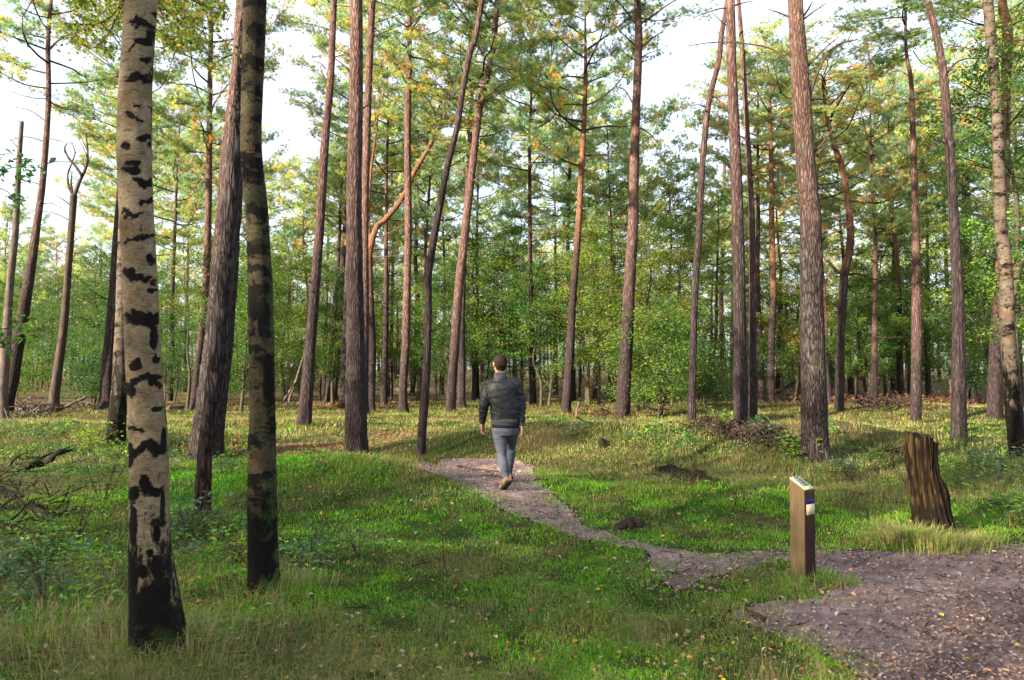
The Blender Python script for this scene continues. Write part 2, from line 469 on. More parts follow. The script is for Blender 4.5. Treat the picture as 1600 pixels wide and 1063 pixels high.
def ground_mat():
    m, nt, b = nodes('forest_floor')
    c = coords(nt, (1, 1, 1))
    n1 = noise_t(nt, c, 0.55, 5, 0.65); n2 = noise_t(nt, c, 3.0, 6, 0.7); n3 = noise_t(nt, c, 28, 5, 0.75)
    green = mixc(nt, n2, (0.012, 0.024, 0.005), (0.050, 0.078, 0.014))
    brown = mixc(nt, n3, (0.045, 0.026, 0.015), (0.19, 0.115, 0.062))
    sx = nt.nodes.new('ShaderNodeSeparateXYZ'); nt.links.new(c, sx.inputs[0])
    far = nt.nodes.new('ShaderNodeMapRange'); nt.links.new(sx.outputs['Y'], far.inputs[0])
    far.inputs[1].default_value = 18; far.inputs[2].default_value = 45; far.inputs[3].default_value = 0.0; far.inputs[4].default_value = 0.10
    f = math_(nt, 'ADD', math_(nt, 'ADD', math_(nt, 'MULTIPLY', n1, 0.8), math_(nt, 'MULTIPLY', n2, 0.25)), far.outputs[0])
    col = mixc(nt, ramp(nt, f, [(0.50, 0.0), (0.66, 1.0)]), green, brown)
    nt.links.new(col, b.inputs['Base Color']); b.inputs['Roughness'].default_value = 0.95
    b.inputs['Specular IOR Level'].default_value = 0.1
    bump(nt, b, math_(nt, 'ADD', n3, n2), 0.9, 0.04)
    return m
M_GROUND = ground_mat()
def path_mat():
    m, nt, b = nodes('path_soil')
    c = coords(nt, (1, 1, 1))
    n1 = noise_t(nt, c, 1.3, 5, 0.6); n2 = noise_t(nt, c, 9, 6, 0.75); n3 = noise_t(nt, c, 60, 5, 0.8)
    soil = mixc(nt, ramp(nt, n1, [(0.35, 0.0), (0.65, 1.0)]), (0.19, 0.145, 0.142), (0.42, 0.335, 0.335))
    deb = mixc(nt, n3, (0.06, 0.032, 0.028), (0.34, 0.20, 0.155))
    col = mixc(nt, ramp(nt, n2, [(0.42, 0.0), (0.62, 0.8)]), soil, deb)
    nt.links.new(col, b.inputs['Base Color']); b.inputs['Roughness'].default_value = 0.9
    b.inputs['Specular IOR Level'].default_value = 0.2
    bump(nt, b, math_(nt, 'ADD', n3, math_(nt, 'MULTIPLY', n2, 1.5)), 1.0, 0.03)
    return m
M_PATH = path_mat()

# ------------------------------------------------------------------ ground sheet
def make_ground():
    # polar-ish grid, finer near the viewer, reaching past the horizon of the wood
    rr = np.concatenate([np.linspace(0.0, 14, 150), 14 * (900 / 14) ** (np.linspace(0, 1, 120)[1:])])
    th = np.linspace(0, 2 * np.pi, 361)[:-1]
    # denser angles ahead of the viewer
    th = np.concatenate([np.linspace(-55, 55, 360), np.linspace(55, 305, 90)[1:-1]]) * np.pi / 180
    X = rr[:, None] * np.sin(th)[None]; Y = rr[:, None] * np.cos(th)[None]
    Z = height(X, Y)
    on = path_sd(X.ravel(), Y.ravel()).reshape(X.shape)
    Z = Z - 0.07 * np.clip((.04 - on) / 0.12, 0, 1)
    V = np.stack([X, Y, Z], -1).reshape(-1, 3)
    n, m = X.shape
    i = np.arange(n - 1)[:, None] * m; j = np.arange(m)[None]; jn = (j + 1) % m
    Fq = np.stack([i + j, i + m + j, i + m + jn, i + jn], -1).reshape(-1, 4)
    mb = MB(); mb.add(V, Fq)
    return tag(mb.build('ground', M_GROUND), 'mossy uneven forest floor of grass and leaf litter', 'ground', kind='structure')

PATH_PX = [(640, 728), (690, 717), (760, 715), (812, 719), (832, 730), (836, 748), (862, 776), (888, 802), (915, 826), (960, 847), (1020, 860),
           (1100, 869), (1180, 871), (1240, 871), (1300, 867), (1380, 874), (1470, 866), (1560, 855), (1700, 842), (1900, 838),
           (1900, 1200), (1420, 1200), (1360, 1075), (1335, 1035), (1262, 1004), (1185, 985), (1160, 962), (1215, 942), (1290, 938), (1318, 914),
           (1280, 893), (1220, 887), (1165, 893), (1110, 905), (1062, 922), (1022, 905), (1030, 880), (1000, 868), (950, 858), (905, 850), (860, 830), (800, 806), (750, 780), (690, 748)]
PATH_W = np.array([[g.x, g.y] for g in (ground_hit(*p) for p in PATH_PX)])
def poly_sd(x, y, P):
    inside = np.zeros(len(x), bool); d2 = np.full(len(x), 1e9)
    n = len(P)
    for i in range(n):
        x0, y0 = P[i]; x1, y1 = P[(i + 1) % n]
        ex, ey = x1 - x0, y1 - y0
        t = np.clip(((x - x0) * ex + (y - y0) * ey) / (ex * ex + ey * ey + 1e-9), 0, 1)
        d2 = np.minimum(d2, (x - x0 - t * ex) ** 2 + (y - y0 - t * ey) ** 2)
        c = ((y0 > y) != (y1 > y)) & (x < (x1 - x0) * (y - y0) / ((y1 - y0) if y1 != y0 else 1e-9) + x0)
        inside ^= c
    d = np.sqrt(d2)
    return np.where(inside, -d, d)
PATH_READY = True
def path_sd(x, y):
    return poly_sd(x, y, PATH_W) + 0.16 * (noise2(x, y, 0.35, 21, 3) - 0.5)
ground = make_ground()

def make_path():
    cs = 0.035
    x0, x1 = PATH_W[:, 0].min() - .1, PATH_W[:, 0].max() + .1
    y0, y1 = PATH_W[:, 1].min() - .1, PATH_W[:, 1].max() + .1
    xs = np.arange(x0, x1, cs); ys = np.arange(y0, y1, cs)
    X, Y = np.meshgrid(xs, ys, indexing='ij')
    sdv = path_sd(X.ravel(), Y.ravel()).reshape(X.shape)
    Z = height(X, Y) - 0.012 + 0.022 * np.clip(sdv / 0.1, -0.4, 0.0) + 0.014 * (noise2(X.ravel(), Y.ravel(), 0.16, 44, 2).reshape(X.shape) - .5) + 0.012
    n, m = X.shape
    idx = np.arange(n * m).reshape(n, m)
    mid = (sdv[:-1, :-1] + sdv[1:, 1:]) / 2 < 0.02
    Fq = np.stack([idx[:-1, :-1], idx[1:, :-1], idx[1:, 1:], idx[:-1, 1:]], -1)[mid]
    V = np.stack([X, Y, Z], -1).reshape(-1, 3)
    used, inv = np.unique(Fq.ravel(), return_inverse=True)
    mb = MB(); mb.add(V[used], inv.reshape(-1, 4))
    return tag(mb.build('path', M_PATH), 'trodden mauve earth path winding through the grass', 'path', kind='structure')
make_path()

# ------------------------------------------------------------------ crowns and foliage
M_LIMB = simple('limb_bark', (0.085, 0.052, 0.038), 0.85, 0.55, 14, (1, 1, 1))
GREEN_P = np.array([[0.110, 0.160, 0.085], [0.150, 0.190, 0.080], [0.100, 0.160, 0.115], [0.200, 0.215, 0.075], [0.120, 0.175, 0.125]])
ORANGE_P = np.array([[0.36, 0.19, 0.05], [0.30, 0.20, 0.06], [0.24, 0.20, 0.06], [0.32, 0.15, 0.045]])
def pine_crown_mb(seed, H=8.0, Rr=2.9, limbs=30, tuft=14, low=0.0, orange=0.12, nk=26, nl=0.15, nw=0.0125, lean=0.0):
    r = np.random.default_rng(seed); mb = MB()
    Cs = []; Ds = []; Cc = []
    for i in range(limbs):
        u = (i + r.uniform(0, 1)) / limbs
        z0 = H * (0.02 + 0.93 * u ** 0.85)
        prof = 0.45 + 0.75 * math.sin(math.pi * min(1, (u + 0.12)) ** 0.9) if u < .8 else 0.75 * (1.12 - u) / 0.32
        L = Rr * prof * r.uniform(0.6, 1.15)
        az = i * 2.39996 + r.uniform(-.5, .5)
        el = R(r.uniform(5, 28) + 34 * u)
        a = np.array([math.cos(az), math.sin(az), 0])
        side = np.array([-a[1], a[0], 0])
        bend = r.uniform(-.18, .18)
        pts = [np.array([0, 0, z0])]
        for t in (0.25, .5, .75, 1.0):
            pts.append(np.array([0, 0, z0]) + a * L * t * math.cos(el * .8) + np.array([0, 0, 1]) * (L * t * math.sin(el) * (0.6 + .5 * t) - 0.04 * L * math.sin(t * 3.1)) + side * L * bend * math.sin(t * 4) + r.normal(size=3) * .05)
        r0 = 0.010 + 0.009 * L
        P, _ = add_tube(mb, pts, [r0, r0 * .75, r0 * .55, r0 * .35, .008], 5, 9, mi=0, cap=False)
        hue = r.random()
        ns = int(4 + L * 2.2)
        for k in range(ns):
            t = r.uniform(0.35, 1.0) if k else 1.0
            p = P[min(8, int(t * 8))]
            sd_ = 1 if k % 2 else -1
            d = a * r.uniform(.25, .9) + side * sd_ * r.uniform(.3, 1.0) + np.array([0, 0, r.uniform(.0, .55)])
            d /= np.linalg.norm(d)
            l2 = r.uniform(.35, .95) * (0.6 + .2 * L)
            e = p + d * l2
            m2 = (p + e) / 2 + np.array([0, 0, -0.05])
            add_tube(mb, [p, m2, e], [.012, .009, .004], 3, 4, mi=0, cap=False)
            n = int(tuft * r.uniform(.7, 1.5))
            tt = r.uniform(.3, 1.08, n)[:, None]
            c = p + (e - p) * tt + r.normal(size=(n, 3)) * np.array([.13, .13, .075])
            dd = d[None] * .6 + r.normal(size=(n, 3)) * .5 + np.array([0, 0, .75])
            dd /= np.linalg.norm(dd, axis=1)[:, None]
            base = GREEN_P[r.integers(len(GREEN_P))] * (0.8 + .5 * hue)
            col = np.clip(base[None] * r.uniform(.75, 1.35, (n, 1)), 0, 1)
            om = r.random(n) < (orange * (3.2 if r.random() < .25 else .35))
            col[om] = ORANGE_P[r.integers(len(ORANGE_P), size=om.sum())] * r.uniform(.7, 1.1, (om.sum(), 1))
            Cs.append(c); Ds.append(dd); Cc.append(col)
    add_needles(mb, np.concatenate(Cs), np.concatenate(Ds), nk, nl, nw, np.concatenate(Cc), r)
    return mb
CROWNS = [pine_crown_mb(100 + i, H=h, Rr=rr_, limbs=l, tuft=t, orange=o).mesh('crown', [M_LIMB, M_NEEDLE], False)
          for i, (h, rr_, l, t, o) in enumerate([(8, 2.9, 30, 17, .09), (7, 3.3, 25, 19, .18), (9, 2.6, 34, 16, .05), (6.5, 3.0, 24, 17, .15), (8.5, 3.2, 30, 17, .08)])]

LEAFPAL = {
    'bough': ([0.16, 0.26, 0.04], [0.26, 0.30, 0.04], [0.10, 0.20, 0.035], [0.34, 0.27, 0.04]),
    'oak': ([0.070, 0.165, 0.035], [0.10, 0.21, 0.040], [0.055, 0.135, 0.035], [0.15, 0.22, 0.04]),
    'bright': ([0.12, 0.23, 0.04], [0.19, 0.28, 0.045], [0.085, 0.19, 0.04], [0.27, 0.30, 0.05]),
    'blue': ([0.065, 0.16, 0.055], [0.08, 0.18, 0.065], [0.06, 0.14, 0.05], [0.10, 0.19, 0.05]),
    'dark': ([0.04, 0.095, 0.025], [0.055, 0.115, 0.03], [0.045, 0.10, 0.035], [0.07, 0.12, 0.03]),
    'autumn': ([0.20, 0.24, 0.04], [0.36, 0.28, 0.05], [0.13, 0.20, 0.04], [0.40, 0.22, 0.05]),
}
def broadleaf_mb(seed, H=8.0, c0=1.2, Rx=2.2, limbs=26, leaves=9000, pal='oak', size=.085, trunk_r=.10, stems=1, layered=.5, gap=0.5, twig=True):
    """trunk mesh and crown mesh of a broadleaf tree"""
    r = np.random.default_rng(seed)
    tb = MB(); cb = MB()
    axes = []
    for s in range(stems):
        ang = r.uniform(0, 6.28); off = 0.0 if stems == 1 else r.uniform(.08, .28)
        sp_ = 0.0 if stems == 1 else r.uniform(.15, .5) * Rx
        pts = [np.array([math.cos(ang) * off, math.sin(ang) * off, -0.2])]
        wob = r.normal(size=(5, 2)) * .10 * (H / 6)
        for k in range(1, 6):
            t = k / 5
            pts.append(np.array([math.cos(ang) * (off + sp_ * t) + wob[k - 1, 0], math.sin(ang) * (off + sp_ * t) + wob[k - 1, 1], H * .92 * t * (1 if stems == 1 else r.uniform(.8, 1))]))
        rd = [trunk_r * 1.35, trunk_r * .9, trunk_r * .7, trunk_r * .5, trunk_r * .3, .012]
        P, rr_ = add_tube(tb, pts, rd, 8, 30, rough=.25, nscale=7)
        axes.append(P)
    pp = np.array(LEAFPAL[pal])
    C = []; cc = []
    ends = []
    for i in range(limbs):
        P = axes[i % len(axes)]
        u = (i + r.random()) / limbs
        zt = c0 + (H - c0) * u
        z0 = max(0.25 * c0, zt - r.uniform(.3, 1.0) * (H / 8))
        k = int(np.argmin(np.abs(P[:, 2] - z0))); p0 = P[k]
        prof = math.sin(math.pi * (0.16 + 0.80 * u)) ** .7
        L = Rx * prof * r.uniform(.6, 1.15)
        az = i * 2.39996 + r.uniform(-.6, .6)
        a = np.array([math.cos(az), math.sin(az), 0])
        e = np.array([p0[0], p0[1], 0]) + a * L + np.array([0, 0, zt + r.uniform(-.2, .4)])
        m1 = p0 * .6 + e * .4 + np.array([0, 0, r.uniform(0, .3)]); m2 = p0 * .25 + e * .75 + np.array([0, 0, .15]) + r.normal(size=3) * .1
        PL, _ = add_tube(cb, [p0, m1, m2, e], [trunk_r * .35 * (1 - .6 * u), trunk_r * .22 * (1 - .5 * u), .012, .005], 5, 9, mi=0, cap=False)
        ends.append((PL, L))
    w = np.array([l for _, l in ends]); w = w / w.sum()
    tone = 1.0
    for (PL, L), ww in zip(ends, w):
        nl = int(leaves * ww); ncl = max(3, int(nl / 55))
        for k in range(ncl):
            t = r.uniform(.25, 1.0) ** .8
            p = PL[min(8, int(t * 8))]
            q = p + r.normal(size=3) * np.array([.34, .34, .22]) * (0.4 + .25 * L)
            if twig: add_tube(cb, [p, (p + q) / 2 + np.array([0, 0, .04]), q], [.006, .005, .003], 3, 3, mi=0, cap=False)
            n = int(nl / ncl * r.uniform(.5, 1.5))
            sg = .16 + .09 * r.random()
            c = q + r.normal(size=(n, 3)) * np.array([sg, sg, sg * (1 - layered * .8)])
            base = pp[r.integers(len(pp))] * r.uniform(.8, 1.25)
            C.append(c); cc.append(np.clip(base[None] * r.uniform(.75, 1.3, (n, 1)), 0, 1))
    C = np.concatenate(C); cc = np.concatenate(cc)
    yl = r.random(len(C)) < .02
    cc[yl] = np.array([.36, .26, .04])
    add_leaves(cb, C, size, cc, r, flat=layered)
    return tb, cb

# ------------------------------------------------------------------ individually placed trees
FEET = []
def hero(name, label, pts, mat, H=17.0, seg=20, rough=.10, nscale=7.0, flare=1.42, crown=None, branches=(), stubs=0, stub_z=(2.5, 9.0),
         stub_len=(.3, 1.3), group=None, bmat=None, D=None, zst=.35, step=.12, cat='tree', marks=None, top_r=.35, lobes=.03, broken=False, ylean=0.0, hero_attr=None, seed=None, flare_h=.45):
    """pts: from base upwards (px, py, width px) of the photo; the tree stands where its foot meets the ground"""
    seed = seed if seed is not None else int(pts[0][0] * 7 + pts[0][1])
    r = np.random.default_rng(seed)
    b = ground_hit(pts[0][0], pts[0][1]) if D is None else None
    if b is None:
        a_, _ = ray(pts[0][0], pts[0][1]); b = Vector((a_ * D, D, height(a_ * D, D)))
    Dm = b.y
    root = thing(name, label, cat, b, group)
    P = []; W = []
    for k, (px, py, w) in enumerate(pts):
        p = at(px, py, Dm) - b
        if k == 0: p = Vector((0, 0, 0))
        p.y += ylean * max(0, p.z)
        P.append(np.array(p)); W.append(w * Dm / F / 2)
    if len(P) > 1 and P[1][2] > flare_h * 1.6:     # root flare near the foot
        t = flare_h / P[1][2]
        P.insert(1, P[0] * (1 - t) + P[1] * t); W.insert(1, W[1] * 1.02)
        W[0] = max(W[0], W[1] * flare)
    P.insert(0, P[0] + np.array([0, 0, -.25])); W.insert(0, W[0] * 1.08)
    if not broken:
        d = P[-1] - P[-3] if len(P) > 3 else P[-1] - P[-2]
        d = d / np.linalg.norm(d); z = P[-1][2]; w = W[-1]
        n = 4; hz = H - z
        if hz > .5:
            cur = P[-1].copy()
            for k in range(n):
                d = d * .75 + np.array([0, 0, 1]) * .25 + r.normal(size=3) * .03; d /= np.linalg.norm(d)
                cur = cur + d * hz / n; P.append(cur.copy()); W.append(w * (1 - (k + 1) / n * .85))
    Ltot = sum(np.linalg.norm(P[i + 1] - P[i]) for i in range(len(P) - 1))
    m = int(max(12, Ltot / step))
    PP, RR = resample(P, W, m)
    FEET.append((b.x, b.y, W[1]))
    lob = lobes * (1 + 4.5 * np.clip(1 - PP[:, 2] / .6, 0, 1))
    V, F4 = tube_arrays(PP, RR, seg, rough, nscale / max(.1, 1), seed, zst, lob)
    attr = None
    if marks is not None:
        attr = marks(V, PP, RR, seg, b)
    mb = MB()
    n = len(V); V2 = np.vstack([V, PP[-1] + np.array([0, 0, RR[-1] * .3])])
    j = np.arange(seg); jn = (j + 1) % seg
    cap = np.stack([np.full(seg, n), (m - 1) * seg + j, (m - 1) * seg + jn], 1)
    mb.add(V2, [F4, cap], 0, None, None if attr is None else np.append(attr, 0))
    mb.build('trunk', mat, root)
    bm_ = bmat or mat
    for q in branches:
        # q: list of (px, py[, depth offset]) with a width
        wpx, line = q
        bb = MB(); L = []
        dr = r.uniform(-.35, .35)
        for k, p in enumerate(line):
            v = np.array(at(p[0], p[1], Dm + (dr * k / max(1, len(line) - 1) if k else 0)) - b)
            if k == 0: v[1] = v[1] + ylean * max(0, v[2])
            L.append(v)
        w0 = wpx * Dm / F / 2
        add_tube(bb, L, list(np.linspace(w0, w0 * .3, len(L))), 7, max(8, len(L) * 5), rough=.3, nscale=14)
        # a few twigs along it
        Ls = np.array(L); ln = np.linalg.norm(Ls[-1] - Ls[0])
        PB, _ = resample(L, [1] * len(L), 12)
        for k in range(int(2 + ln * 1.5)):
            i = r.integers(4, 12); dirn = (PB[i] - PB[i - 3]); dirn /= np.linalg.norm(dirn) + 1e-9
            dv = dirn * .6 + r.normal(size=3) * .55; l = r.uniform(.08, .30) * max(.5, ln)
            add_tube(bb, [PB[i], PB[i] + dv * l * .5 + r.normal(size=3) * .02, PB[i] + dv * l], [w0 * .3, w0 * .2, w0 * .08], 4, 5)
        bb.build('branch', bm_, root)
    for k in range(stubs):
        z = r.uniform(*stub_z); i = int(np.argmin(np.abs(PP[:, 2] - z))); p = PP[i]
        az = r.uniform(0, 2 * np.pi); l = r.uniform(*stub_len) * (1 if r.random() < .6 else .4)
        a = np.array([math.cos(az), math.sin(az) * .8, 0])
        up = r.uniform(-.1, .5)
        bb = MB(); w0 = r.uniform(.012, .024) * (RR[i] / .13) ** .5
        e = p + a * l + np.array([0, 0, up * l])
        m1 = p + a * l * .35 + np.array([0, 0, up * l * .1]) + r.normal(size=3) * .03
        m2 = p + a * l * .7 + np.array([0, 0, up * l * .5]) + r.normal(size=3) * .04
        PB, _ = add_tube(bb, [p + a * RR[i] * .5, m1, m2, e], [w0 * 1.3, w0, w0 * .7, w0 * .3], 6, 10, rough=.25, nscale=14)
        for q in range(int(l * 3)):
            i2 = r.integers(3, 10); dv = a * .6 + r.normal(size=3) * .5; l2 = r.uniform(.1, .35) * l
            add_tube(bb, [PB[i2], PB[i2] + dv * l2], [w0 * .35, .003], 4, 3)
        bb.build('branch', bm_, root)
    if crown:
        v, zc, s = crown
        i = int(np.argmin(np.abs(PP[:, 2] - zc))); i2 = min(len(PP) - 1, i + 8)
        d = Vector(PP[i2] - PP[max(0, i - 8)]).normalized()
        o = bpy.data.objects.new('crown', CROWNS[v]); COL.objects.link(o); o.parent = root
        o.location = PP[i]
        q = Vector((0, 0, 1)).rotation_difference(d.lerp(Vector((0, 0, 1)), .4).normalized())
        o.rotation_mode = 'QUATERNION'
        o.rotation_quaternion = q @ Matrix.Rotation(r.uniform(0, 6.28), 3, 'Z').to_quaternion()
        hs = (H - PP[i][2]) / {0: 8, 1: 7, 2: 9, 3: 6.5, 4: 8.5}[v]
        o.scale = (s, s, max(.5, hs * 1.06))
    return root, PP, RR, b

def patch_marks(patches, seed=0, zs=1.0):
    """dark bark scars: (px, py, half width px, half height px, slant) on the side of the trunk that faces the path"""
    def fn(V, PP, RR, seg, b):
        D = b.y; out = np.zeros(len(V))
        w = V + np.array([b.x, b.y, b.z])
        px = 800 + F * (w[:, 0] / w[:, 1]); py = 575.5 - F * ((w[:, 2] - CAM_Z) / w[:, 1])
        front = V[:, 1] < np.repeat(PP[:, 1], seg) + np.repeat(RR, seg) * .25
        wy = ((vnoise(V * np.array([22, 22, 30.0]), seed) - .5) * 11 + (vnoise(V * np.array([55, 55, 60.0]), seed + 2) - .5) * 7)
        for (x, y, hw, hh, sl) in patches:
            dx = (px - x) / (hw * (1.3 if hh < 16 else 1)); dy = (py + wy - y - sl * (px - x)) / (hh * (.85 if hh < 16 else 1))
            d = dx ** 2 + dy ** 2
            out = np.maximum(out, np.where(front, np.clip(1.15 - d * .75, 0, .95), 0))
        # the far side has scars of its own
        nz = vnoise(V * np.array([3, 3, 7.0]), seed + 5)
        out = np.where(front, out, np.clip((nz - .62) * 6, 0, 1))
        return out
    return fn
T1_PATCH = [(208, 22, 10, 5, .2), (238, 15, 10, 7, .3), (205, 27, 11, 9, .3), (228, 36, 18, 6, .35), (232, 50, 10, 8, .2), (218, 59, 24, 5, -.25), (222, 54, 14, 5, 0), (219, 87, 8, 5, 0), (205, 115, 15, 8, -.1), (222, 120, 14, 6, .25), (234, 112, 7, 8, .4),
            (208, 160, 6, 3, 0), (232, 165, 8, 5, .2), (198, 175, 9, 7, .3), (210, 182, 9, 3, .2), (224, 211, 15, 6, -.1), (190, 226, 6, 7, 0), (230, 224, 5, 5, .0), (200, 262, 12, 12, .1), (222, 285, 15, 9, .3), (207, 254, 7, 4, 0), (228, 313, 12, 8, -.2), (203, 334, 15, 6, .1),
            (215, 371, 22, 6, -.2), (234, 405, 7, 9, .2), (200, 428, 9, 10, .3), (222, 436, 18, 6, .25), (236, 455, 8, 5, 0), (225, 500, 24, 14, .1), (205, 492, 10, 8, 0), (240, 530, 7, 22, 0), (212, 571, 9, 6, 0), (245, 560, 6, 6, 0),
            (228, 592, 24, 6, -.25), (205, 608, 8, 12, .5), (243, 600, 9, 10, 0), (247, 640, 8, 6, 0), (214, 668, 12, 7, .15), (216, 705, 15, 9, -.4), (243, 700, 16, 12, .3), (206, 712, 6, 20, 0), (258, 690, 5, 25, 0), (230, 755, 10, 16, .3), (212, 772, 8, 14, 0), (246, 765, 10, 10, .3),
            (213, 820, 7, 32, 0), (250, 832, 6, 18, 0), (258, 790, 4, 30, 0), (240, 860, 5, 7, 0), (228, 892, 8, 12, 0), (250, 880, 10, 18, 0), (212, 900, 8, 22, 0), (262, 920, 12, 30, 0), (225, 950, 22, 28, 0), (262, 975, 20, 35, 0), (240, 995, 40, 22, 0)]
hero('birch_tree', 'pale birch with black scars and a rugged black foot, largest trunk in the foreground',
     [(246, 1008, 82), (245, 973, 78), (239, 905, 67), (234, 836, 60), (233, 734, 58), (231, 680, 57), (227, 613, 52), (222, 515, 51), (217, 400, 50), (214, 350, 51), (210, 230, 51), (213, 115, 48), (221, 0, 48), (224, -60, 47)],
     M_BIRCH, H=11, seg=72, rough=.06, step=.014, marks=patch_marks(T1_PATCH, 1), flare=1.0, lobes=.015, seed=3)
T2_PATCH = [(398, 420, 16, 8, .2), (394, 480, 8, 20, 0), (402, 455, 14, 7, -.3), (412, 500, 10, 30, .1), (398, 545, 14, 8, .3), (420, 600, 8, 40, 0), (398, 690, 14, 6, .2), (410, 745, 18, 6, -.3), (404, 815, 10, 8, .1), (408, 855, 12, 10, 0), (392, 900, 8, 22, 0), (425, 880, 8, 25, 0), (402, 330, 14, 10, .3), (395, 250, 12, 8, .2), (405, 180, 14, 8, -.2), (398, 90, 14, 10, .2), (392, 40, 10, 12, 0), (412, 912, 28, 10, 0)]
hero('birch_tree', 'slim mossy birch with dark green-brown bark, second trunk from the front',
     [(412, 920, 54), (411, 890, 48), (410, 836, 45), (409, 700, 43), (410, 650, 40), (407, 465, 38), (402, 350, 35), (394, 260, 33), (392, 200, 32), (395, 100, 34), (398, 0, 36), (399, -60, 36)],
     M_BIRCH_DARK, H=11, seg=56, rough=.07, step=.02, marks=patch_marks(T2_PATCH, 2), flare=1.1, lobes=.02, seed=5)
hero('pine_tree', 'thick dark leaning pine with furrowed bark, behind and left of the mossy birch',
     [(320, 718, 54), (324, 680, 49), (332, 613, 46), (343, 515, 42), (356, 350, 39), (365, 230, 35), (377, 115, 31), (384, 0, 28)],
     M_PINE_BIG, H=17, seg=64, rough=.13, nscale=9, step=.03, crown=(0, 10, 1.1), stubs=2, stub_z=(7, 9), flare=1.25, seed=11)
M_PINE_FOOT = pine_bark('rotten_footed_bark', (0.007, 0.004, 0.0035), (0.085, 0.042, 0.031), (0.008, 0.006, 0.006), (0.070, 0.056, 0.056), (0.3, 1.2))
hero('pine_tree', 'slim dark pine with a narrow reddish rotten foot, hugging the thick leaning pine',
     [(316, 808, 27), (317, 780, 24), (319, 730, 22), (323, 690, 23), (333, 613, 27), (345, 515, 25), (358, 350, 24), (367, 230, 22), (379, 115, 20), (387, 0, 18)],
     M_PINE_FOOT, H=12, seg=44, rough=.22, nscale=14, zst=.2, step=.025, flare=1.05, seed=12)
hero('birch_tree', 'grey mottled birch half hidden behind the pale foreground birch',
     [(181, 697, 29), (182, 660, 27), (188, 600, 25), (190, 515, 20), (193, 400, 18), (198, 250, 16), (204, 100, 14)],
     M_BIRCH_GREY, H=14, seg=32, rough=.10, step=.05, flare=1.1)
hero('pine_tree', 'dark pine close on the left of the grey mottled birch',
     [(165, 642, 23), (168, 580, 20), (174, 515, 18), (182, 400, 15), (190, 280, 13), (198, 100, 11)],
     M_PINE_DARK, H=16, crown=(2, 9, .95), stubs=3)
hero('pine_tree', 'dark pine at the far left leaning right with thin dead side branches',
     [(7, 648, 23), (19, 590, 20), (32, 515, 18), (48, 420, 14), (58, 350, 11), (66, 290, 9.5), (72, 220, 9), (76, 150, 8), (75, 70, 7)],
     M_PINE, H=17.5, crown=(4, 10.4, 1.0),
     branches=[(2.2, [(66, 290), (45, 284), (20, 288)]), (2.2, [(71, 222), (40, 214), (8, 222)]), (2, [(72, 190), (45, 172), (10, 166)]), (2, [(66, 258), (95, 252), (130, 256)]), (2, [(69, 215), (92, 220), (112, 225)]), (2, [(60, 320), (80, 318), (105, 330)]), (2, [(75, 155), (45, 152), (8, 140)])], seed=21)
hero('snag', 'tall bare grey snag with a snapped top at the far left',
     [(2, 655, 18), (4, 600, 16), (9, 545, 14), (15, 450, 11), (24, 360, 9.5), (29, 260, 8), (34, 190, 6)],
     M_DEAD, broken=True, stubs=3, stub_z=(6, 11), branches=[(2, [(31, 235), (20, 222), (9, 210)]), (2, [(28, 300), (18, 330), (20, 350)]), (2, [(30, 255), (50, 250), (70, 262)])], seed=22)
hero('dead_tree', 'dead tree with a bare forked top like antlers',
     [(82, 646, 17), (86, 610, 14.5), (90, 580, 13.5), (99, 515, 12), (104, 455, 10.5), (107, 415, 10), (112, 350, 10), (115, 305, 11)],
     simple('bleached_dead_wood', (0.085, 0.062, 0.052), .85, .75, 9, (1, 1, .3), .6), broken=True, ylean=0.0,
     branches=[(7, [(114, 312), (124, 285), (134, 262), (137, 238), (134, 208)]), (5, [(128, 275), (118, 260), (106, 245), (101, 232), (105, 224)]), (4, [(112, 302), (107, 290), (106, 272), (112, 256), (117, 240), (113, 224)]), (4, [(114, 305), (111, 285), (113, 268)]), (2.5, [(112, 322), (98, 312), (86, 304)]), (2, [(110, 345), (80, 332), (34, 328)]), (3, [(107, 400), (112, 385), (120, 372)])], seed=23)
hero('pine_tree', 'slender pink-barked pine rising between the pale birch and the leaning pine',
     [(303, 642, 13), (307, 600, 12), (316, 515, 12), (322, 440, 11), (325, 350, 11), (327, 230, 9), (328, 130, 8), (331, 0, 6)],
     M_PINE_RED, H=17, crown=(1, 9.5, .95), branches=[(2, [(324, 215), (312, 190), (300, 170)]), (2, [(322, 285), (306, 272), (292, 262)])], stubs=3, seed=24)
hero('pine_tree', 'straight pine right of the mossy birch, its foot ringed by grass',
     [(474, 665, 25), (477, 640, 21), (484, 550, 17), (492, 450, 15), (500, 350, 14), (507, 230, 13), (516, 130, 11.5), (522, 0, 9.5)],
     M_PINE, H=17, crown=(3, 11, 1.05), seg=28, step=.07,
     branches=[(2.5, [(509, 108), (500, 99), (485, 95)]), (2.5, [(510, 126), (503, 113), (500, 103)]), (2.5, [(506, 147), (501, 143), (497, 140)]), (2.5, [(505, 186), (500, 181), (494, 177)]), (2.5, [(503, 222), (497, 219), (493, 215)]), (2, [(522, 90), (532, 87), (545, 86)]), (3, [(519, 48), (485, 38), (450, 34)]), (2, [(521, 40), (535, 48), (548, 55)])], stubs=2, stub_z=(3, 6), stub_len=(.15, .4), seed=25)
hero('pine_tree', 'big straight pine in front of the orange forked pine',
     [(556, 714, 39), (556, 680, 35), (556, 620, 33), (555, 515, 28), (553, 350, 24.5), (554, 240, 23), (556, 165, 22), (557, 0, 19.5), (558, -40, 19)],
     M_PINE, H=16.5, crown=(0, 11, 1), seg=48, step=.04, rough=.09, nscale=9, branches=[(3, [(548, 80), (545, 76), (543, 72)]), (2.5, [(566, 170), (572, 166), (578, 160)])], stubs=4, stub_z=(4.5, 7.5), stub_len=(.08, .2), flare=1.12, seed=26)
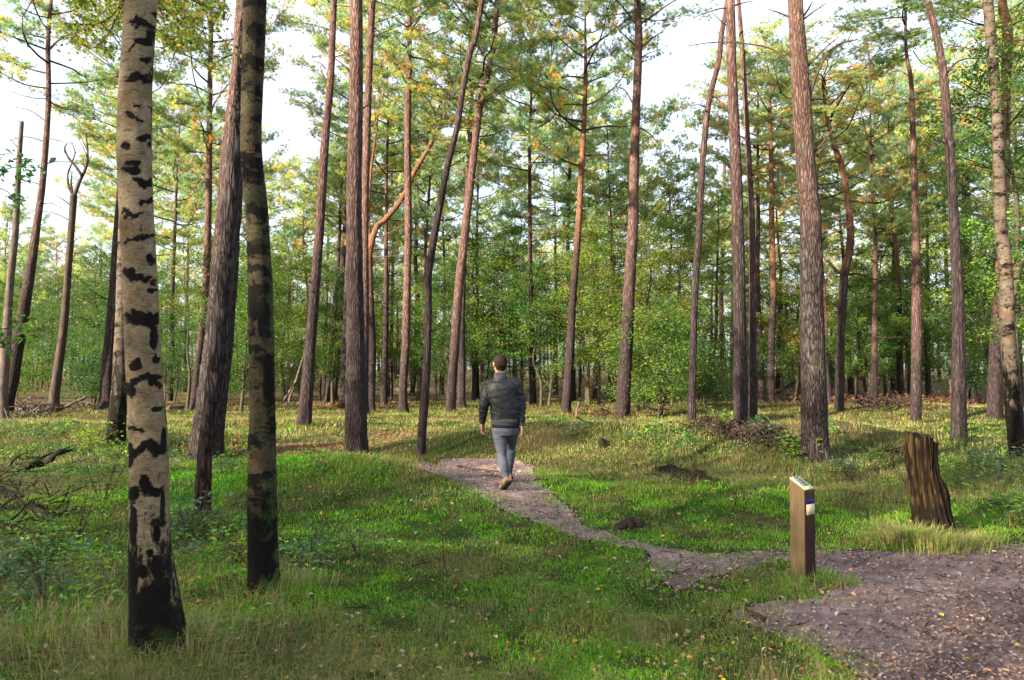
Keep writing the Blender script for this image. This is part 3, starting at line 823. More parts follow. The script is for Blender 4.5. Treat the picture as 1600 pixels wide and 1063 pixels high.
hero('pine_tree', 'pale pink pine tight behind the right edge of the big straight pine',
     [(568, 650, 17), (569, 560, 15), (570, 460, 13), (570, 350, 12), (573, 230, 12), (576, 130, 11.5), (582, 0, 10.5)],
     M_PINE_RED, H=18, crown=(2, 12, 1), branches=[(3, [(576, 85), (566, 72), (562, 60)]), (3, [(574, 140), (582, 130), (590, 123)]), (3, [(580, 30), (577, 45), (578, 60)]), (2.5, [(587, 35), (610, 28), (625, 22)]), (2.5, [(584, 57), (620, 42), (655, 26)])], stubs=2, seed=27)
M_ORANGE = pine_bark('orange_pine_bark', zmix=(3.8, 6.0), hi_light=(0.28, 0.145, 0.088), hi_dark=(0.10, 0.045, 0.030))
hero('pine_tree', 'orange forked pine with a limb curving right behind the big straight pine',
     [(579, 644, 15), (580, 600, 13), (581, 548, 14), (579, 480, 12), (577, 415, 11), (579, 385, 11), (590, 352, 8), (600, 345, 8), (618, 325, 8), (632, 303, 7.5), (648, 268, 7.5), (662, 245, 7), (680, 213, 6), (690, 192, 5)],
     M_ORANGE, H=12.8, broken=False, crown=(3, 9.6, .8), branches=[(6.5, [(580, 378), (576, 350), (577, 300), (583, 240), (590, 190), (592, 140)]), (5, [(661, 247), (655, 252), (668, 256)]), (3, [(574, 400), (590, 402), (640, 398)]), (2, [(577, 470), (600, 474), (632, 468)]), (3, [(579, 372), (600, 368), (622, 357), (634, 350)])], stubs=3, stub_z=(3, 6), seed=28)
hero('pine_tree', 'slim sunlit pine standing left of the dark bowed pine',
     [(630, 646, 16), (630, 600, 13.5), (634, 540, 13), (636, 450, 12), (638, 350, 11), (637, 230, 11), (638, 130, 10), (641, 0, 7)],
     M_PINE_RED, H=17.5, crown=(1, 11.5, 1), branches=[(2.5, [(636, 130), (634, 118), (633, 108)]), (2, [(642, 48), (655, 40), (665, 42)])], stubs=5, stub_z=(5, 12), seed=29)
hero('pine_tree', 'dark bowed pine leaning right at the near end of the path',
     [(657, 717, 14.5), (662, 640, 13.5), (666, 590, 13), (669, 510, 11.5), (669, 455, 12), (667, 441, 15), (671, 415, 12.5), (682, 350, 11.5), (698, 265, 10.5), (714, 200, 9.5), (724, 135, 10), (735, 80, 9.5), (743, 60, 9), (753, 0, 9)],
     M_PINE, H=12, crown=(3, 8.5, .7), seg=28, step=.05, rough=.14, stubs=2, stub_z=(3, 6), flare=1.1, seed=30)
hero('pine_tree', 'sunlit pale pine leaning right just left of the walking man',
     [(704, 644, 19), (704, 630, 15.5), (710, 547, 14.5), (717, 450, 14), (728, 350, 13), (738, 263, 11.5), (750, 165, 11.5), (763, 110, 10.5), (770, 80, 9.5), (777, 0, 8.5)],
     M_PINE_RED, H=16.5, crown=(4, 11, 1.0), branches=[(2.5, [(768, 82), (765, 68), (766, 55)]), (2.5, [(768, 118), (785, 130), (800, 143)]), (3, [(746, 70), (757, 90), (765, 100)]), (3, [(748, 228), (770, 240), (790, 258)]), (2, [(757, 160), (775, 145), (795, 143)])], stubs=3, stub_z=(7, 12), seed=31)
hero('pine_tree', 'dark trunk directly behind the sunlit pale leaning pine',
     [(721, 640, 14), (721, 580, 12.5), (721, 500, 11.5), (724, 420, 9), (728, 330, 8), (735, 200, 7)],
     M_PINE_DARK, H=17, crown=(0, 10, .9), stubs=2)
hero('pine_tree', 'near-black leaning trunk just left of the big straight pine',
     [(521, 628, 11), (523, 600, 10.5), (531, 500, 9.5), (535, 420, 9), (539, 365, 8.5), (543, 280, 7), (545, 200, 6)],
     M_PINE_DARK, H=12, crown=(1, 8, .6), branches=[(3, [(540, 368), (528, 358), (512, 348)]), (2.5, [(531, 440), (518, 430), (506, 422)])], stubs=4, seed=33)
hero('pine_tree', 'thin dark trunk beside the near-black leaning trunk',
     [(512, 630, 8.5), (515, 580, 8), (521, 520, 7.5), (526, 450, 6.5), (530, 380, 5.5), (533, 300, 5)],
     M_PINE_DARK, H=11, crown=(3, 8, .5), stubs=4, seed=34)
hero('pine_tree', 'pale thin sunlit stem behind the thin dark trunk',
     [(507, 622, 6), (508, 560, 5.5), (510, 480, 4.5), (512, 400, 4)],
     M_PINE_RED, H=11.5, crown=(2, 8, .5))
hero('pine_tree', 'bluish dark trunk peeping out low on the left of the big straight pine',
     [(537, 642, 15), (538, 600, 13), (541, 520, 12), (545, 420, 11), (549, 300, 9)],
     M_PINE_DARK, H=16, crown=(0, 10, .8))
hero('pine_tree', 'wavy thin dark pine between the slim sunlit pine and the dark bowed pine',
     [(644, 619, 9), (648, 570, 8), (652, 500, 7.5), (652, 440, 7), (649, 410, 6.5), (651, 360, 6), (648, 300, 5)],
     M_PINE_DARK, H=15, crown=(4, 9, .8), stubs=6, stub_z=(2, 8), seed=35)
hero('pine_tree', 'rust-topped pine with a grey-green foot, first pine right of the walking man',
     [(884, 645, 17), (885, 630, 15), (891, 547, 13), (894, 480, 12), (899, 415, 11), (904, 350, 10), (909, 260, 9), (913, 180, 8), (915, 120, 6)],
     M_ORANGE, H=15.5, crown=(1, 8.2, 1.05), stubs=4, stub_z=(3, 8), seed=36)
hero('pine_tree', 'tall straight pine with bare up-slanting dead branches, right of the walking man',
     [(973, 654, 27), (973, 640, 22.5), (978, 547, 21), (983, 450, 18.5), (989, 350, 16.5), (991, 263, 15), (994, 165, 13), (998, 66, 12), (996, 0, 11)],
     M_PINE, H=17.5, crown=(0, 12.8, 1.0), seg=32, step=.06, bmat=M_PINE_DARK,
     branches=[(4, [(994, 38), (980, 20), (964, 0), (955, -12)]), (4.5, [(1001, 37), (1020, 25), (1040, 10), (1062, -4)]), (3.5, [(996, 74), (975, 55), (958, 36)]), (3, [(1003, 74), (1022, 58), (1034, 50), (1044, 38)]), (3.5, [(993, 172), (985, 155), (974, 139), (960, 136)]), (3, [(1001, 200), (1018, 212), (1034, 232)]), (2.5, [(992, 94), (980, 86), (970, 78)]), (2.5, [(1003, 90), (1012, 84), (1030, 78)])], stubs=2, seed=37)
hero('pine_tree', 'slender pine bending right, first trunk right of the leafy bush',
     [(1080, 663, 14.5), (1081, 640, 12.5), (1083, 547, 11), (1086, 450, 10.5), (1093, 350, 10), (1097, 263, 9.5), (1107, 165, 9), (1123, 95, 8.5), (1128, 50, 8)],
     M_PINE, H=12.5, crown=(3, 9.2, .85), seg=24, stubs=2, stub_z=(5, 8), branches=[(3, [(1112, 152), (1130, 150), (1150, 148)]), (2.5, [(1104, 168), (1095, 165), (1085, 163)])], seed=38)
hero('pine_tree', 'reddish pine rising out of the brushwood heap',
     [(1157, 669, 26), (1157, 650, 22), (1156, 547, 21), (1155, 450, 19.5), (1151, 300, 18), (1147, 197, 17), (1143, 100, 15.5), (1141, 0, 14)],
     M_PINE, H=17, crown=(4, 12, .95), seg=36, step=.05,
     branches=[(3, [(1147, 272), (1130, 250), (1107, 237)]), (2.5, [(1158, 272), (1165, 262), (1171, 256)]), (3, [(1141, 105), (1133, 98), (1128, 90)]), (3, [(1139, 12), (1120, 15), (1085, 27)]), (3, [(1145, 10), (1160, 5), (1175, 2)]), (2.5, [(1138, 42), (1125, 32), (1112, 18)]), (2.5, [(1141, 190), (1125, 182), (1110, 174)])], stubs=4, stub_z=(4, 9), stub_len=(.1, .3), flare=1.15, seed=39)
hero('pine_tree', 'slim pinkish pine right behind the reddish brushwood-heap pine',
     [(1176, 656, 15), (1176, 640, 13.5), (1176, 515, 11.5), (1175, 350, 9.5), (1171, 263, 8.5), (1165, 165, 8), (1160, 80, 7)],
     M_PINE_RED, H=15.5, crown=(2, 10, .95), stubs=4, branches=[(2.5, [(1167, 165), (1180, 152), (1198, 148)]), (2, [(1171, 285), (1185, 282), (1200, 284)])], seed=40)
hero('pine_tree', 'thick rugged pine with a long upcurving side limb, left of the marker post',
     [(1275, 724, 46), (1274, 700, 41), (1273, 645, 39), (1269, 515, 36), (1267, 350, 31.5), (1262, 296, 30.5), (1255, 197, 28), (1249, 99, 26), (1243, 0, 22), (1242, -30, 22)],
     M_PINE_BIG, H=16, crown=(0, 10.5, 1.1), seg=56, step=.035, rough=.10, nscale=9, bmat=M_BARKTWIG,
     branches=[(7, [(1258, 192), (1262, 165), (1268, 140), (1278, 112), (1295, 82), (1315, 68), (1340, 62)]), (4, [(1240, 104), (1222, 88), (1204, 76), (1170, 69), (1120, 66), (1074, 72)]), (4, [(1240, 30), (1222, 22), (1200, 14)]), (4, [(1252, 30), (1262, 16), (1270, 2)]), (3.5, [(1256, 30), (1272, 18), (1292, 5)]), (3.5, [(1262, 104), (1285, 80), (1310, 57)]), (4, [(1271, 240), (1290, 218), (1310, 190), (1328, 165)]), (3, [(1242, 153), (1230, 138), (1215, 124)]), (3.5, [(1243, 203), (1222, 188), (1200, 178)]), (3.5, [(1276, 243), (1284, 234), (1294, 226)]), (4, [(1280, 378), (1300, 365), (1318, 358), (1332, 350)]), (2.5, [(1262, 160), (1272, 156), (1280, 152)]), (3, [(1352, 64), (1358, 90), (1359, 130), (1358, 165), (1366, 188)])],
     flare=1.12, seed=41)
hero('pine_tree', 'slender rust-red pine just left of the thick rugged pine',
     [(1205, 632, 12), (1205, 600, 11), (1205, 547, 10.5), (1208, 450, 10), (1206, 350, 8.5), (1205, 260, 7), (1203, 180, 6)],
     M_ORANGE, H=15, crown=(1, 9.5, .9), stubs=3, seed=42)
hero('pine_tree', 'crooked red pine with a dead stub arm, right of the thick rugged pine',
     [(1311, 643, 16), (1312, 613, 14.5), (1313, 547, 12), (1316, 480, 12), (1320, 425, 13), (1326, 400, 12), (1329, 370, 11), (1328, 350, 11), (1324, 310, 9), (1318, 270, 9), (1308, 240, 9), (1302, 222, 8)],
     M_ORANGE, H=11.5, crown=(3, 8.6, 1.1), branches=[(7, [(1319, 428), (1308, 424), (1297, 412), (1289, 405), (1286, 398)]), (4, [(1327, 430), (1340, 428), (1370, 437), (1395, 436)]), (4, [(1314, 255), (1300, 252), (1283, 256)]), (3.5, [(1320, 260), (1335, 245), (1352, 235)])], stubs=3, stub_z=(3, 6), seed=43)
hero('pine_tree', 'straight pine with a pink upper trunk directly behind the rotten stump',
     [(1430, 660, 18), (1431, 640, 16.5), (1432, 547, 15.5), (1432, 450, 14), (1431, 350, 11), (1427, 230, 9), (1424, 132, 7), (1416, 80, 5)],
     M_PINE_RED, H=15.5, crown=(2, 10.5, .85), stubs=3, stub_z=(5, 10), branches=[(2.5, [(1424, 122), (1414, 115), (1402, 108)]), (2, [(1427, 80), (1440, 98), (1455, 106)])], seed=44)
hero('pine_tree', 'grey-footed pine with level bare twigs, right of the rotten stump',
     [(1497, 690, 27), (1498, 660, 22.5), (1498, 547, 19.5), (1496, 450, 17), (1491, 350, 14.5), (1484, 230, 13.5), (1478, 165, 13), (1474, 115, 12), (1462, 50, 11.5), (1449, 0, 10.5)],
     M_PINE, H=15, crown=(4, 9.5, 1.0), seg=28, step=.06, bmat=M_PINE_DARK,
     branches=[(4, [(1472, 112), (1462, 98), (1450, 88)]), (4, [(1478, 117), (1492, 100), (1510, 92), (1540, 92)]), (3.5, [(1474, 157), (1450, 155), (1420, 153)]), (3.5, [(1488, 228), (1520, 212), (1550, 200)]), (4, [(1480, 228), (1470, 220), (1457, 218)]), (4, [(1484, 266), (1474, 258), (1465, 250)]), (3, [(1490, 345), (1515, 330), (1550, 312)]), (3, [(1490, 385), (1478, 372), (1465, 373)]), (3, [(1497, 465), (1505, 455), (1516, 450)]), (2.5, [(1493, 448), (1487, 442), (1482, 438)])], stubs=5, stub_z=(2.2, 6), stub_len=(.1, .5), seed=45)
hero('birch_tree', 'silver birch at the right edge with banded pale bark',
     [(1594, 722, 30), (1588, 693, 24), (1579, 580, 23), (1574, 515, 21.5), (1571, 416, 19.5), (1563, 350, 18), (1559, 197, 16), (1551, 99, 16), (1543, 0, 15)],
     M_BIRCH_GREY, H=14, seg=32, step=.05, rough=.08, stubs=2, flare=1.1, seed=46)
hero('pine_tree', 'orange-topped pine showing either side of the silver birch at the right edge',
     [(1554, 657, 24), (1554, 640, 22), (1556, 547, 19), (1562, 450, 17), (1568, 350, 14), (1571, 230, 13), (1572, 130, 14), (1574, 50, 16), (1567, 15, 14)],
     M_ORANGE, H=15, crown=(1, 11, .9), seg=24, stubs=3, seed=47)
hero('pine_tree', 'thin tan sunlit stem just left of the grey-footed pine',
     [(1487, 624, 7), (1484, 540, 6.5), (1480, 450, 6), (1477, 380, 5.5), (1474, 300, 5)],
     simple('tan_bark', (0.36, 0.27, 0.17), .85, .5, 14, (1, 1, .3)), H=13, crown=(3, 9, .8), seed=48)
hero('oak_tree', 'dark slim oak stem between the grey-footed pine and the silver birch',
     [(1522, 628, 13), (1521, 580, 10.5), (1517, 480, 9.5), (1514, 383, 8.5), (1512, 300, 7), (1508, 200, 6)],
     M_OAKBARK, H=12, stubs=5, stub_z=(4, 9), branches=[(5, [(1520, 500), (1528, 460), (1532, 400), (1540, 340)])], seed=49)
hero('pine_tree', 'dark straight trunk in the shade behind the small green understory tree',
     [(1396, 614, 9), (1396, 550, 8), (1397, 480, 7.5), (1397, 400, 6)], M_PINE_DARK, H=12, crown=(0, 8, .8), stubs=4, stub_z=(3, 7), seed=50)
hero('pine_tree', 'far slim pine behind the gap between the bending pine and the reddish pine',
     [(1128, 606, 8), (1128, 540, 7), (1127, 450, 6.5), (1130, 350, 6), (1132, 250, 5)], M_PINE, H=15, crown=(2, 8.5, .9), stubs=4, seed=51)

# ------------------------------------------------------------------ understory trees seen one by one
def broadleaf(name, label, px, py, mat=None, D=None, **kw):
    b = ground_hit(px, py) if D is None else None
    if b is None:
        a_, _ = ray(px, py); b = Vector((a_ * D, D, height(a_ * D, D)))
    t = thing(name, label, kw.pop('cat', 'tree'), b)
    tb, cb = broadleaf_mb(**kw)
    m = mat or M_OAKBARK
    tb.build('trunk', m, t); cb.build('crown', [m, M_LEAF], t, smooth=False)
    return t
broadleaf('oak_tree', 'spreading green oak right behind the walking man', 783, 630, seed=201, H=8.0, c0=2.0, Rx=2.5, limbs=34, leaves=15000, pal='oak', size=.10, trunk_r=.12)
broadleaf('birch_sapling', 'bright yellow-green young tree behind the tall straight pine', 1010, 622, seed=202, H=9.5, c0=1.5, Rx=2.3, limbs=36, leaves=13000, pal='bright', size=.085, trunk_r=.07, D=30)
broadleaf('hazel_bush', 'dense leafy bush between the tall straight pine and the bending slender pine', 1028, 652, seed=203, H=3.9, c0=.4, Rx=1.75, limbs=40, leaves=12000, pal='oak', size=.085, trunk_r=.035, stems=4, cat='bush')
broadleaf('holly_bush', 'low dark bush behind the bending slender pine', 1112, 640, seed=204, H=2.4, c0=.25, Rx=1.7, limbs=30, leaves=8000, pal='blue', size=.08, trunk_r=.03, stems=3, cat='bush')
broadleaf('understory_tree', 'small shady green tree on three stems, right of the crooked red pine', 1360, 626, seed=205, H=5.4, c0=1.2, Rx=2.1, limbs=34, leaves=12000, pal='oak', size=.10, trunk_r=.08, stems=3)
broadleaf('understory_tree', 'dark green broad tree filling the shade above the small three-stemmed tree', 1385, 612, seed=206, H=9.5, c0=3.6, Rx=3.2, limbs=34, leaves=14000, pal='dark', size=.12, trunk_r=.09, D=44)
broadleaf('oak_tree', 'leafy green oak between the mossy birch and the grass-ringed pine', 446, 628, seed=207, H=8.6, c0=1.6, Rx=2.7, limbs=36, leaves=14000, pal='oak', size=.10, trunk_r=.10)
broadleaf('oak_tree', 'young oak with blue-green leaves behind the antler-topped dead tree', 150, 626, seed=208, H=7.6, c0=2.8, Rx=1.7, limbs=30, leaves=9000, pal='blue', size=.10, trunk_r=.08)
broadleaf('bush', 'low blue-green bush at the foot of the young oak on the left', 140, 640, seed=209, H=2.7, c0=.4, Rx=1.5, limbs=26, leaves=6000, pal='blue', size=.10, trunk_r=.03, stems=3, cat='bush')
broadleaf('young_tree', 'small two-stemmed tree between the pale birch and the slender pink-barked pine', 297, 640, seed=210, H=7.4, c0=3.6, Rx=1.4, limbs=26, leaves=5000, pal='bright', size=.09, trunk_r=.06, stems=2)
broadleaf('bush', 'fresh green bush low behind the small two-stemmed tree', 262, 630, seed=211, H=4.4, c0=.9, Rx=1.6, limbs=26, leaves=6000, pal='blue', size=.10, trunk_r=.04, stems=2, cat='bush')
broadleaf('oak_tree', 'green oak closing the gap just right of the rust-topped pine', 925, 622, seed=212, H=8.0, c0=1.4, Rx=2.0, limbs=30, leaves=10000, pal='bright', size=.09, trunk_r=.06, stems=2, D=33)
broadleaf('oak_tree', 'green oak left of the rust-topped pine, above the man and the path', 850, 622, seed=213, H=6.4, c0=1.2, Rx=2.1, limbs=30, leaves=10000, pal='oak', size=.10, trunk_r=.06, stems=2, D=33)
broadleaf('oak_tree', 'tall shady oak at the right edge behind the silver birch', 1592, 640, seed=214, H=10.5, c0=3.0, Rx=3.0, limbs=36, leaves=15000, pal='oak', size=.10, trunk_r=.11, D=20)
broadleaf('oak_tree', 'slight green oak in the gap between the slim sunlit pine and the bowed pine', 682, 624, seed=215, H=6.2, c0=1.4, Rx=1.7, limbs=26, leaves=7500, pal='oak', size=.10, trunk_r=.05, stems=1, D=36)
broadleaf('young_tree', 'sparse young tree with lit leaves right of the slender rust-red pine', 1232, 622, seed=216, H=8.0, c0=2.2, Rx=1.9, limbs=26, leaves=6000, pal='autumn', size=.09, trunk_r=.05, stems=2, D=36)
broadleaf('oak_tree', 'green leafy tree between the leaning pine and the mossy birch', 372, 632, seed=217, H=6.0, c0=1.0, Rx=1.8, limbs=26, leaves=7500, pal='oak', size=.10, trunk_r=.05, stems=2, D=28)

# leaves that hang into the picture from boughs of the nearest trees
def bough(name, label, lines, D, pal, n, size, spread=.16, cat='branch', bark=M_BARKTWIG, seed=0, w=3):
    r = np.random.default_rng(seed)
    base = np.array(at(lines[0][0][0], lines[0][0][1], D))
    t = thing(name, label, cat, base)
    pp = np.array(LEAFPAL[pal])
    tw = MB(); lv = MB()
    for line in lines:
        L = [np.array(at(p[0], p[1], D + r.uniform(-.5, .5) * (1 if k else 0))) - base for k, p in enumerate(line)]
        w0 = w * D / F / 2
        P, _ = add_tube(tw, L, list(np.linspace(w0, w0 * .3, len(L))), 6, 16)
        C = []
        for k in range(int(n / 14)):
            p = P[r.integers(3, 16)]; q = p + r.normal(size=3) * np.array([spread, spread, spread * .7])
            add_tube(tw, [p, (p + q) / 2 + r.normal(size=3) * .02, q], [w0 * .3, w0 * .2, w0 * .1], 4, 5)
            tt = r.uniform(.1, 1.15, 14)[:, None]
            C.append(p + (q - p) * tt + r.normal(size=(14, 3)) * .045)
        C = np.concatenate(C)
        cols = pp[r.integers(len(pp), size=len(C))] * r.uniform(.7, 1.3, (len(C), 1))
        add_leaves(lv, C, size, cols, r, flat=.35, mi=0)
    tw.build('twig', bark, t); lv.build('leaves', M_LEAF, t, smooth=False)
    return t
bough('birch_bough', 'yellowing leafy bough hanging behind the top of the pale birch', [[(215, -60), (180, 20), (130, 45), (112, 60)], [(215, -60), (190, 10), (165, 60), (150, 70)], [(215, -60), (150, -10), (120, 10)], [(230, -60), (270, 20), (310, 60), (330, 92)], [(230, -60), (255, 30), (268, 70)], [(230, -60), (300, 0), (345, 15)], [(240, -60), (300, 30), (335, 50)]], 7.5, 'bough', 330, .055, seed=301)
bough('oak_bough', 'dark green leafy twig reaching in at the left edge beside the bare snags', [[(-70, 300), (-20, 275), (20, 262), (42, 262)], [(-70, 300), (-20, 290), (12, 300), (25, 318)], [(-70, 260), (-20, 245), (15, 240)]], 6.5, 'blue', 60, .075, .09, seed=302)
bough('oak_bough', 'small green twig at the left edge in front of the far-left leaning pine', [[(-70, 540), (-20, 520), (20, 512), (42, 514)], [(-70, 540), (-10, 528), (20, 535)]], 6.5, 'oak', 60, .075, .07, seed=303)
bough('birch_bough', 'leafy green boughs hanging in the top right corner', [[(1640, -60), (1600, 10), (1560, 60), (1530, 90)], [(1640, -40), (1610, 40), (1585, 110), (1560, 150)], [(1660, 60), (1620, 120), (1590, 160)], [(1560, -80), (1510, -10), (1480, 40)], [(1500, -80), (1450, -20), (1400, 20)]], 11, 'oak', 330, .06, .24, seed=304)

# ------------------------------------------------------------------ pines and leafy trees deeper in the wood
def proto_pine(seed, cr, H, zc, cs, mat, crook=.25, r0=.15):
    r = np.random.default_rng(seed)
    t = thing('pine_tree', 'x', 'tree')
    pts = [np.array([0, 0, -.3]), np.array([0, 0, .15])]
    off = np.zeros(2); dr = r.normal(size=2) * crook * .5
    for k in range(1, 7):
        off = off + dr / 6 + r.normal(size=2) * crook * .22
        pts.append(np.array([off[0], off[1], H * k / 6]))
    rad = [r0 * 1.35, r0 * 1.15] + [r0 * (1 - .14 * k) for k in range(1, 7)]; rad[-1] = .02
    mb = MB(); P, RR = add_tube(mb, pts, rad, 12, 46, rough=.14, nscale=6)
    for k in range(r.integers(6, 12)):
        i = r.integers(9, 26); p = P[i]; az = r.uniform(0, 6.28); l = r.uniform(.3, 1.5)
        a = np.array([math.cos(az), math.sin(az), r.uniform(-.1, .5)])
        add_tube(mb, [p, p + a * l * .5 + np.array([0, 0, -.04]), p + a * l], [.022, .016, .006], 5, 5)
    mb.build('trunk', mat, t)
    i = int(np.argmin(np.abs(P[:, 2] - zc)))
    o = bpy.data.objects.new('crown', CROWNS[cr]); COL.objects.link(o); o.parent = t; o.location = P[i]
    o.scale = (cs, cs, (H - zc) / {0: 8, 1: 7, 2: 9, 3: 6.5, 4: 8.5}[cr] * 1.04)
    return t
PP_ = [proto_pine(401, 0, 16, 8.0, 1.05, M_PINE), proto_pine(402, 1, 14.5, 7.0, 1.0, M_PINE_RED, .45), proto_pine(403, 2, 17, 7.6, 1.05, M_PINE),
       proto_pine(404, 3, 13.5, 6.6, 1.1, M_ORANGE, .6, .13), proto_pine(405, 4, 15.5, 7.2, 1.05, M_PINE_DARK, .3), proto_pine(406, 2, 12, 4.2, .95, M_PINE_DARK, .3, .10)]
def proto_broad(**kw):
    t = thing('leafy_tree', 'x', 'tree'); m = kw.pop('mat', M_OAKBARK)
    tb, cb = broadleaf_mb(**kw)
    tb.build('trunk', m, t); cb.build('crown', [m, M_LEAF], t, smooth=False)
    return t
BP_ = [proto_broad(seed=501, H=8, c0=1.8, Rx=2.6, limbs=30, leaves=15000, pal='oak', size=.10, trunk_r=.10),
       proto_broad(seed=502, H=9.5, c0=2.4, Rx=2.1, limbs=30, leaves=12500, pal='bright', size=.095, trunk_r=.07),
       proto_broad(seed=503, H=6, c0=.8, Rx=2.0, limbs=28, leaves=7500, pal='blue', size=.11, trunk_r=.06, stems=2),
       proto_broad(seed=504, H=3.0, c0=.35, Rx=1.8, limbs=26, leaves=5500, pal='oak', size=.10, trunk_r=.03, stems=4)]
ZONES = [(170, 'left of the pale birch'), (300, 'between pale birch and leaning pine'), (430, 'around the mossy birch'),
         (545, 'left of the big straight pine'), (645, 'left of the slim sunlit pine'), (745, 'left of the walking man'),
         (880, 'above the walking man'), (980, 'left of the tall straight pine'), (1085, 'behind the hazel bush'),
         (1160, 'left of the reddish heap pine'), (1265, 'left of the thick rugged pine'), (1375, 'beyond the marker post'),
         (1470, 'behind the rotten stump'), (1700, 'around the silver birch')]
ORD = ['leftmost', 'second', 'third', 'fourth', 'fifth', 'sixth', 'seventh', 'eighth', 'ninth', 'tenth', 'eleventh', 'twelfth']
MIDS = []
used_p = set()
def bg(protos, k, px, D, s, kind, rz):
    a_, _ = ray(px, 600); x = a_ * D; z = height(x, D)
    zone = next((n for m_, n in ZONES if px < m_), ZONES[-1][1])
    lab = kind + ' ' + zone
    src = protos[k]
    if (id(src)) not in used_p:
        used_p.add(id(src)); o = src; o.location = (x, D, z); o.rotation_euler = (0, 0, rz); o.scale = (s, s, s)
        o['label'] = lab; o['group'] = lab
    else:
        o = dup(src, (x, D, z), rz, s, lab, lab)
    if kind.startswith('middle'): MIDS.append((kind, zone, px, o))
    return o
rb = np.random.default_rng(77)
# middle distance, chosen against the photograph: (px, depth, which, scale)
MID_P = [(30, 56, 5, .85), (110, 60, 5, .8), (196, 40, 0, 1.0), (232, 46, 1, 1.05), (265, 38, 4, 1.0), (290, 52, 2, 1.0), (345, 42, 1, 1.0), (410, 46, 3, .95),
         (450, 52, 5, .9), (478, 38, 3, .80), (560, 38, 1, .95), (600, 33, 0, .95), (610, 46, 2, 1.0), (655, 36, 1, 1.0), (690, 48, 4, 1), (745, 42, 2, .95), (800, 46, 5, 1.0),
         (832, 34, 2, 1.0), (868, 50, 0, 1.05), (895, 38, 4, 1.0), (930, 44, 2, 1.05), (958, 34, 5, 1.1), (1040, 40, 3, .95), (1065, 50, 5, 1.0), (1110, 44, 1, .9),
         (1190, 36, 0, 1.0), (1215, 46, 3, 1.1), (1295, 34, 3, 1.0), (1330, 44, 1, 1.1), (1365, 32, 1, 1.0), (1400, 50, 0, 1.0), (1408, 36, 3, 1.1), (1450, 42, 2, 1.0), (1520, 34, 4, 1.0), (1560, 46, 0, 1.0), (1592, 36, 2, 1.0), (1640, 30, 4, 1)]
for px, D, k, s in MID_P:
    bg(PP_, k, px, D, s * rb.uniform(.94, 1.06), 'middle-distance pine', rb.uniform(0, 6.28))
MID_B = [(60, 50, 2, 1), (215, 36, 2, 1.0), (330, 40, 1, .8), (395, 34, 0, .9), (500, 40, 1, .9), (548, 46, 0, 1), (612, 40, 1, .85), (740, 38, 0, 1.0), (815, 38, 1, .95), (905, 40, 1, .9), (965, 36, 0, .9), (1050, 34, 1, 1),
         (1150, 42, 1, .9), (1250, 44, 0, 1), (1300, 40, 2, 1.0), (1450, 38, 0, .95), (1500, 34, 2, 1.1), (1545, 30, 0, 1.0), (1620, 28, 1, 1.0), (1100, 36, 3, 1.0), (350, 36, 3, .9), (470, 44, 3, 1.0), (1180, 50, 3, 1.2), (20, 40, 3, .9)]
MID_B += [(700, 34, 0, .8), (765, 42, 2, .9), (835, 44, 0, 1.0), (935, 32, 1, .8), (985, 42, 0, .95), (1000, 28, 3, 1.0), (1090, 42, 2, .95), (15, 52, 0, .95), (75, 60, 1, .95), (125, 55, 2, 1.1), (50, 62, 0, 1.1), (110, 66, 1, 1.1), (160, 48, 0, .9), (-20, 56, 0, 1.0),
          (400, 42, 0, .95), (520, 34, 0, .75), (570, 42, 1, .85), (240, 44, 0, .9), (1340, 34, 0, .8), (1420, 42, 0, .95), (1560, 38, 1, .9), (1205, 36, 0, .8), (660, 40, 0, .85)]
for px, D, k, s in MID_B:
    bg(BP_, k, px, D, s * rb.uniform(.94, 1.06), 'middle-distance leafy green tree', rb.uniform(0, 6.28))
for k in range(92):
    px = -60 + 1720 * ((k * .6180339) % 1) ; D = rb.uniform(54, 88); fs_ = .82 if px < 190 else .9
    if k % 3 == 2: bg(BP_, rb.integers(0, 4), px, D, rb.uniform(.85, 1.2) * fs_, 'far-off leafy tree low in the depth of the wood', rb.uniform(0, 6.28))
    else: bg(PP_, rb.integers(0, 6), px, D, rb.uniform(.85, 1.1) * fs_, 'far-off slim pine in the depth of the wood', rb.uniform(0, 6.28))

for kd in ('middle-distance pine', 'middle-distance leafy green tree'):
    for _, zn in ZONES:
        L_ = sorted([m_ for m_ in MIDS if m_[0] == kd and m_[1] == zn], key=lambda m_: m_[2])
        for q_, m_ in enumerate(L_):
            m_[3]['label'] = ((ORD[q_] + ' ') if len(L_) > 1 else 'single ') + kd + (' from the left,' if len(L_) > 1 and q_ else ',') + ' standing ' + zn
            m_[3]['group'] = 'pines in the middle distance' if 'pine' in kd else 'leafy trees in the middle distance'
